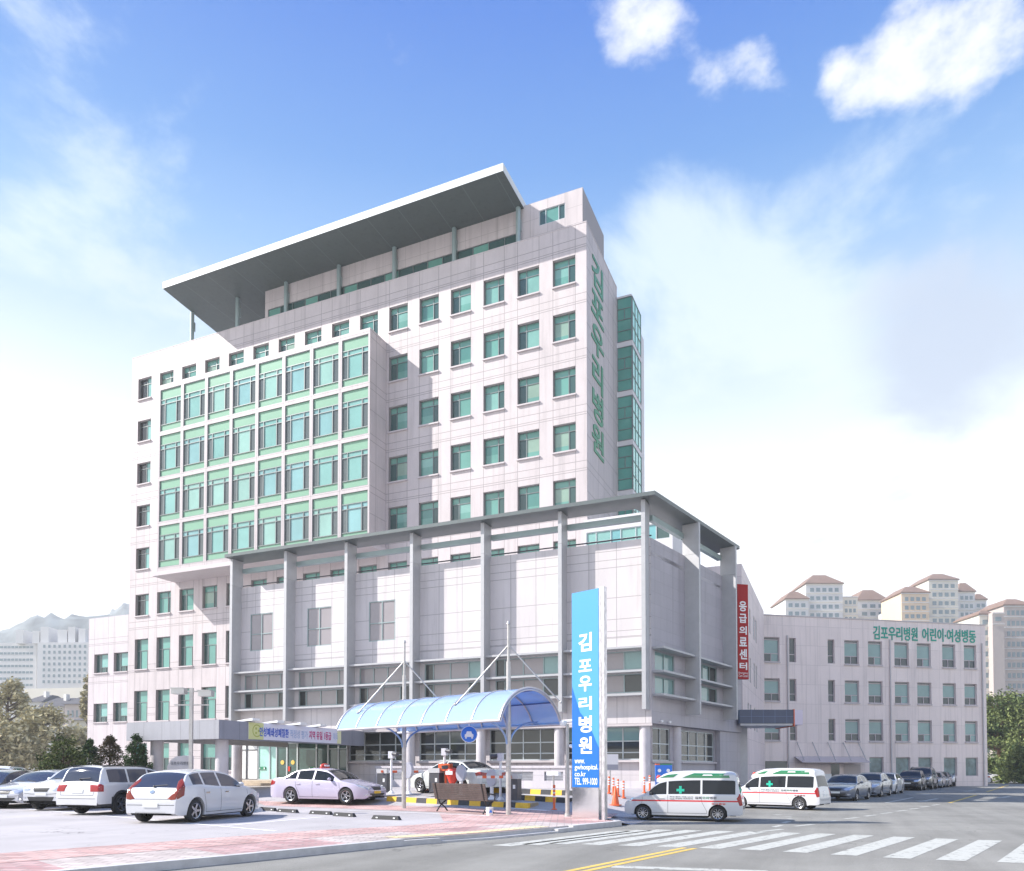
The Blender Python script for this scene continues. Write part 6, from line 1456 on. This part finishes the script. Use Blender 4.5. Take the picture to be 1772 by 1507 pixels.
b = MB(); b.obox(oW, dw, sw(1460), sw(1489), -.02, .0, .5, 2.0); b.build('shopfront', mat('shopfront_glass', (.42, .37, .37), .2), wd_)
b = MB(); b.obox(oW, dw, sw(1395), sw(1432), -.6, -.3, -.13, 1.1); tag(b.build('utility_cabinet', M['whitep']), 'white utility cabinet at the foot of the ward building', 'cabinet')

# ------------------------------------------------------------------ trees
def leafmat(name, c1_, c2_, sc=1.2):
    m = bpy.data.materials.new(name); m.use_nodes = True; t = m.node_tree; b = t.nodes['Principled BSDF']; b.inputs['Roughness'].default_value = .75; b.inputs['Specular IOR Level'].default_value = .2
    g = N(t, 'ShaderNodeNewGeometry'); n = N(t, 'ShaderNodeTexNoise'); n.inputs['Scale'].default_value = sc; n.inputs['Detail'].default_value = 5; t.links.new(g.outputs['Position'], n.inputs['Vector'])
    f = mrange(t, mth(t, 'ADD', mth(t, 'MULTIPLY', g.outputs['Random Per Island'], .35), n.outputs['Fac']), .4, .95); t.links.new(mixc(t, f, c1_, c2_), b.inputs['Base Color'])
    b.inputs['Subsurface Weight'].default_value = 0; return m
m_bark = mat('bark', (.10, .065, .05), .9, var=.3, vscale=4); m_pbark = mat('pine_bark', (.20, .10, .06), .9, var=.3, vscale=3)
def leaf(b, c, s, rr):
    d1 = Vector((rr.gauss(0, 1), rr.gauss(0, 1), rr.gauss(0, .7))).normalized(); d2_ = d1.cross(Vector((rr.random(), rr.random(), rr.random()+.1))).normalized()
    b.quad(tuple(c-d1*s), tuple(c-d2_*s*.45), tuple(c+d1*s), tuple(c+d2_*s*.45))
def tree(name, label, cat, pos, h, wid, m_leaf, shape='round', nclump=60, nleaf=60, ls=.09, group=None, bark=None, trunk_h=None, seed=1, base=0.0):
    rr = random.Random(seed); o = empty(name, pos, label, cat, group); x, y, z = pos
    th = trunk_h if trunk_h is not None else h*.2
    b = MB(); pts = [(x, y, z-.2), (x+wid*.02, y, z+th), (x-wid*.02, y, z+h*.6), (x, y, z+h*.92)]
    rad = [h*.028, h*.022, h*.014, h*.004]
    for i in range(3): b.cyl(pts[i], pts[i+1], rad[i], rad[i+1], n=9, cap=False)
    cl = []
    for i in range(nclump):
        t = rr.random(); a = rr.random()*2*pi
        if shape == 'cone': t = t**1.3; zc = th*.6+(h-th*.6)*t; R_ = wid/2*(1-t**1.6)**.8*(.6+.4*rr.random()); cs = wid*.13*(1-.4*t)
        elif shape == 'pine': t = rr.random(); layer = int(t*5)/5+.08; zc = th+(h-th)*layer+rr.gauss(0, h*.015); R_ = wid/2*(1-layer*.45)*sqrt(rr.random())*(.7+.4*rr.random()); cs = wid*.11
        else: ph = math.acos(1-2*rr.random()); k = (.55+.45*rr.random()**.5)*(1+.12*sin(a*3+seed)); zc = th+(h-th)/2+(h-th)/2*cos(ph)*k; R_ = wid/2*sin(ph)*k; cs = wid*.12
        c = Vector((x+R_*cos(a), y+R_*sin(a), z+zc)); cl.append((c, cs))
    for c, cs in cl[::3]:
        s0 = Vector((x, y, min(c.z-.1*h, z+h*.8))); s0.z = max(s0.z, z+th*.8); b.cyl(s0, c, h*.008, h*.002, n=5, cap=False)
    b.build('trunk', bark or m_bark, o, smooth=60)
    b = MB()
    for c, cs in cl:
        fl = .45 if shape == 'pine' else .8
        for k in range(nleaf):
            v = Vector((rr.gauss(0, 1), rr.gauss(0, 1), rr.gauss(0, 1)*fl)); v = v/max(.6, v.length)*(rr.random()**.4); leaf(b, c+v*cs*1.25, ls*(.6+.8*rr.random()), rr)
    b.build('crown', m_leaf, o)
    return o
lg = leafmat('leaf_dark_green', (.015, .04, .012), (.07, .13, .04)); lr = leafmat('leaf_red_tip', (.02, .05, .015), (.11, .07, .03)); lh = leafmat('leaf_olive_hazed', (.27, .245, .13), (.62, .55, .33), .5)  # olive leaves paled, distance haze put into their colour
lb = leafmat('leaf_bushy_green', (.03, .05, .015), (.14, .17, .05)); lp = leafmat('leaf_pine', (.03, .06, .02), (.24, .28, .10), .35)
q4 = atd(110, 34); tree('evergreen_shrub', 'loose bright green evergreen leftmost of the four low trees behind the cars', 'evergreen', (q4.x, q4.y, 0), 2.9, 2.1, lb, 'round', 80, 60, .075, 'low evergreens behind the parked cars', trunk_h=.5, seed=3)
q4 = atd(155, 37); tree('evergreen_shrub', 'dull dark green conical tree second from left behind the cars', 'evergreen', (q4.x, q4.y, 0), 2.9, 1.6, lg, 'cone', 80, 80, .06, 'low evergreens behind the parked cars', trunk_h=.5, seed=4)
q4 = atd(190, 36); tree('evergreen_shrub', 'red tipped conical tree third from left behind the cars', 'evergreen', (q4.x, q4.y, 0), 3.05, 1.9, lr, 'cone', 110, 80, .055, 'low evergreens behind the parked cars', trunk_h=.5, seed=5)
q4 = atd(235, 35); tree('evergreen_shrub', 'dense dark green cone beside the porch column', 'evergreen', (q4.x, q4.y, 0), 3.15, 1.6, lg, 'cone', 100, 90, .055, 'low evergreens behind the parked cars', trunk_h=.4, seed=6)
GT = 'hazy trees behind the car park'
for i, (px, d, h, wd2, lab, zb) in enumerate(((12, 105, 14.0, 6.6, 'tall hazy olive tree at the far left edge', 0), (78, 95, 9.0, 8.0, 'broad hazy olive tree below the dark roofed houses', 0), (12, 88, 7.0, 6, 'rounded olive tree low at the left edge', 0), (132, 100, 6.4, 5.5, 'small pale olive tree against the annex wall', 0), (152, 125, 16.5, 2.8, 'thin yellowish tree rising beside the annex', 0))):
    p = atd(px, d); tree('deciduous_tree', lab, 'tree', (p.x, p.y, zb), h, wd2, lh, 'round', 90, 70, .30, GT, seed=20+i, trunk_h=1.2)
GP = 'pine trees at the end of the street'
for i, (px, d, h, wd2, lab) in enumerate(((1728, 98, 11.5, 8.5, 'tall pine with reddish trunk right beside the ward building'), (1775, 96, 11.0, 9, 'tall dark pine at the right edge of the picture'), (1748, 122, 14.5, 10, 'rounded tree crown rising behind the two tall pines'), (1772, 88, 4.6, 6.5, 'low bushy pine spreading at the right edge'), (1722, 92, 3.0, 3.4, 'small shrub at the foot of the tall pine'))):
    p = atd(px, d); tree('pine_tree' if i != 2 else 'deciduous_tree', lab, 'tree', (p.x, p.y, -.13), h, wd2, lp, 'pine' if i != 2 else 'round', 110, 70, .20, GP, m_pbark, seed=40+i, trunk_h=h*.42 if i in (0, 1) else .3)
for i, px in enumerate((1712, 1724, 1738)):
    p = gnd(px, 1352.5, True); tag(MB().lathe([(.25, 0), (.22, .5), (.22, .7), (.05, 1.3)], (p.x, p.y, -.13), 12).build('traffic_barrel', M['orange'], smooth=40), ['leftmost small orange barrel at the foot of the pines', 'middle small orange barrel at the foot of the pines', 'rightmost small orange barrel at the foot of the pines'][i], 'traffic barrel', 'orange barrels below the pines')

# ------------------------------------------------------------------ far background
def qwin(w, h, m_): b = MB(); b.box(0, w, -.06, .0, 0, h); return b.mesh('window', m_)
m_fw = mat('far_window', (.20, .26, .28), .2); m_cream = mat('far_wall_cream', (.66, .62, .54), .8, var=.05, vscale=.1); m_far = mat('far_wall_white', (.62, .61, .60), .8, var=.04, vscale=.1); m_tile = mat('far_roof_tile', (.22, .145, .11), .8, var=.1, vscale=.3); m_darkroof = mat('house_roof_dark', (.09, .085, .09), .7, var=.15, vscale=.4)
m_peach = mat('far_wall_peach', (.66, .52, .38), .8)
def block(o, pxa, pxb, d, z0, z1, name, m_, depth=14, skew=0):
    a, c = atd(pxa, d), atd(pxb, d*(1+skew)); dd = Vector((c.x-a.x, c.y-a.y)); L = dd.length; dd.normalize(); b = MB(); b.obox((a.x, a.y), dd, 0, L, 0, depth, z0, z1); b.build(name, m_, o); return (a.x, a.y), dd, L
def grid_windows(o, oo, dd, L, z0, z1, nx, nz, fw=.5, fh=.5, m_=None, name='window', mx=.08):
    me = qwin(L*(1-2*mx)/nx*fw, (z1-z0)/nz*fh, m_ or m_fw); w0 = W(o)
    for i in range(nx):
        for k in range(nz):
            s_ = L*mx+L*(1-2*mx)*(i+.5-fw/2)/nx; z = z0+(z1-z0)*(k+.5-fh/2)/nz; p = pt(oo, dd, s_, 0, z); link(name, me, o, Vector(p)-w0, atan2(dd.y, dd.x))
def hip(o, oo, dd, L, depth, z, h, m_, ov=.4, name='roof'):
    b = MB(); q = [pt(oo, dd, s_, t, z) for s_, t in ((-ov, -ov), (L+ov, -ov), (L+ov, depth+ov), (-ov, depth+ov))]; q1 = [(a, b2, z+.3) for a, b2, c_ in q]; i_ = min(L, depth)*.33; r_ = [pt(oo, dd, s_, t, z+h) for s_, t in ((i_, i_), (L-i_, i_), (L-i_, depth-i_), (i_, depth-i_))]
    b.add(q+q1+r_, [(3, 2, 1, 0), (0, 1, 5, 4), (1, 2, 6, 5), (2, 3, 7, 6), (3, 0, 4, 7), (4, 5, 9, 8), (5, 6, 10, 9), (6, 7, 11, 10), (7, 4, 8, 11), (8, 9, 10, 11)]); b.build(name, m_, o)
Z = lambda y, d: 1.5+(1331.5-y)*d/1301
def apt(label, px, d, blocks):
    p = atd(px, d); o = empty('apartment_tower', (p.x, p.y, -.2), label, 'apartment building', 'apartment towers beyond the ward building')
    for xa, xb, ytop, yroof, dd_, m_, nx, nz, dp in blocks:
        zt_ = Z(ytop, d*dd_); oo, dv, L = block(o, xa, xb, d*dd_, -.2, zt_, 'tower_wall', m_, dp)
        fl = nz; grid_windows(o, oo, dv, L, zt_-3.1*nz, zt_-.6, nx, nz, .62, .45)
        for k in range(fl+1):
            b = MB(); b.obox(oo, dv, -.1, L+.1, -.22, -.07, zt_-3.1*k-.35, zt_-3.1*k-.12 if k else zt_-.02); b.build('floor_band', m_far if m_ is not m_far else m_cream, o)
        if yroof: hip(o, oo, dv, L, dp, zt_, (Z(yroof, d*dd_)-zt_)*1.5, m_tile)
    return o
apt('cream apartment tower with stepped brown tiled roofs, left of the two behind the ward', 1450, 260, [(1362, 1402, 1035, 1024, 1.0, m_far, 3, 3, 14), (1398, 1462, 1008, 994, 1.01, m_far, 5, 5, 16), (1462, 1488, 1030, 0, 1.02, m_cream, 3, 4, 12), (1488, 1540, 1037, 1022, 1.06, m_far, 3, 3, 16)])
apt('cream and peach apartment tower with brown roofs, above the end of the green lettering', 1630, 255, [(1553, 1572, 1050, 0, 1.02, m_far, 2, 3, 12), (1564, 1612, 1024, 1014, 1.0, m_peach, 4, 4, 14), (1612, 1663, 1001, 991, 1.01, m_cream, 4, 6, 16), (1663, 1692, 1022, 1010, 1.03, m_far, 3, 4, 14), (1692, 1712, 1036, 1028, 1.06, m_far, 2, 3, 14)])
o = apt('tall grey beige apartment tower at the right edge above the pines', 1745, 215, [(1699, 1722, 1062, 1056, 1.0, m_cream, 1, 16, 12), (1722, 1742, 1058, 0, .99, mat('far_wall_taupe', (.46, .40, .37), .8), 0 or 1, 1, 14), (1742, 1790, 1046, 1036, 1.02, mat('far_wall_taupe', (.46, .40, .37), .8), 5, 20, 14)])
def leftapt():
    o = empty('apartment_slab', (*atd(80, 300).to_2d(), -.2), 'long pale apartment slab with white stair towers on its roof at left', 'apartment building')
    oo, dv, L = block(o, -10, 60, 300, -.2, Z(1111, 300), 'slab_wall', m_far, 14); grid_windows(o, oo, dv, L, Z(1190, 300), Z(1113, 300), 9, 7, .8, .35)
    oo, dv, L = block(o, 61, 156, 296, -.2, Z(1110, 296), 'slab_wall', m_far, 14); grid_windows(o, oo, dv, L, Z(1184, 296), Z(1112, 296), 9, 7, .45, .5)
    for a, c, y in ((23, 36, 1088), (52, 64, 1090), (66, 80, 1083), (96, 112, 1088), (114, 126, 1083), (132, 144, 1086)): block(o, a, c, 298, Z(1112, 298), Z(y, 298), 'stair_tower', m_far, 8)
    block(o, 145, 150, 290, Z(1192, 290), Z(1172, 290), 'stair_tower', m_peach, 6)
leftapt()
def house(label, pxa, pxb, d, yeave, yridge, m_w=None, low=1330):
    p = atd((pxa+pxb)/2, d); o = empty('house', (p.x, p.y, -.2), label, 'house', 'dark roofed houses left of the hospital')
    oo, dv, L = block(o, pxa, pxb, d, -.2, Z(yeave, d), 'house_wall', m_w or m_far, 12); grid_windows(o, oo, dv, L, Z(yeave, d)-6.4, Z(yeave, d)-.4, 4, 2, .4, .45)
    b = MB(); e0, e1 = Z(yeave, d), Z(yridge, d); q = [pt(oo, dv, s_, t, e0) for s_, t in ((-.5, -.5), (L+.5, -.5), (L+.5, 12.5), (-.5, 12.5))]+[pt(oo, dv, s_, t, e1) for s_, t in ((.5, 5), (L-.5, 5), (L-.5, 7), (.5, 7))]
    b.add(q, [(3, 2, 1, 0), (0, 1, 5, 4), (1, 2, 6, 5), (2, 3, 7, 6), (3, 0, 4, 7), (4, 5, 6, 7)]); b.build('roof', m_darkroof, o)
    b = MB(); c0_ = pt(oo, dv, L*.7, 3.5, 0); b.box(c0_[0]-.4, c0_[0]+.4, c0_[1]-.4, c0_[1]+.4, e0, e1+.6); b.build('chimney', m_far, o)
house('white walled house with steep dark roof, left of the two', 66, 108, 150, 1222, 1203); house('pale house with gabled dark roof beside the annex', 110, 146, 148, 1218, 1200, mat('house_pink', (.50, .44, .42), .8)); house('small house half hidden by the tall hazy tree', 44, 68, 160, 1214, 1198)
house('cream low house with flat ledge below the gabled house', 124, 158, 135, 1246, 1236, m_cream)
b = MB(); a, c = atd(40, 230), atd(155, 226); dd = Vector((c.x-a.x, c.y-a.y)); L = dd.length; dd.normalize(); b.obox((a.x, a.y), dd, 0, L, 0, 20, -.2, Z(1190, 228)); tag(b.build('warehouse', m_cream), 'long low cream warehouse roof below the apartment slab', 'warehouse')
# hills
def hill(pts, d, z0=-.3, dep=260):
    b = MB(); vs = []; n = len(pts); rr = random.Random(5); row = []
    N_ = 60; xs = [pts[0][0]+(pts[-1][0]-pts[0][0])*i/N_ for i in range(N_+1)]
    for j in range(9):
        t = j/8
        for i, px in enumerate(xs):
            y = interp(pts, px); p = atd(px, d*(1+dep/d*(t-.5))); prof = sin(pi*min(1, t*1.0))**.8 if 0 < t < 1 else 0
            zt_ = (Z(y, d)+rr.gauss(0, 1.2))*prof; vs.append((p.x, p.y, max(z0, zt_)))
    b.add(vs, [(j*(N_+1)+i, j*(N_+1)+i+1, (j+1)*(N_+1)+i+1, (j+1)*(N_+1)+i) for j in range(8) for i in range(N_)]); return b
m_hill = mat('hill_forest', (.15, .17, .17), .95, var=.5, vscale=.06)
tag(hill([(-300, 1125), (-80, 1100), (0, 1092), (15, 1088), (40, 1070), (78, 1061), (110, 1069), (140, 1063), (170, 1065), (215, 1062), (260, 1070), (420, 1110)], 520, dep=160).build('hills', m_hill, smooth=60), kind='structure')
tag(hill([(120, 1120), (180, 1064), (215, 1042), (240, 1040), (300, 1075), (420, 1120)], 680, dep=140).build('hills', m_hill, smooth=60), kind='structure')
# ------------------------------------------------------------------ haze
m_hz = bpy.data.materials.new('haze_air'); m_hz.use_nodes = True; t = m_hz.node_tree; t.nodes.remove(t.nodes['Principled BSDF']); v = N(t, 'ShaderNodeVolumePrincipled'); v.inputs['Color'].default_value = (.93, .96, 1, 1); v.inputs["Density"].default_value = .00062; v.inputs['Anisotropy'].default_value = .2
t.links.new(v.outputs[0], t.nodes['Material Output'].inputs['Volume'])
b = MB(); b.box(-760, 420, -60, 800, -1.4, 152); tag(b.build('haze', m_hz), kind='stuff')
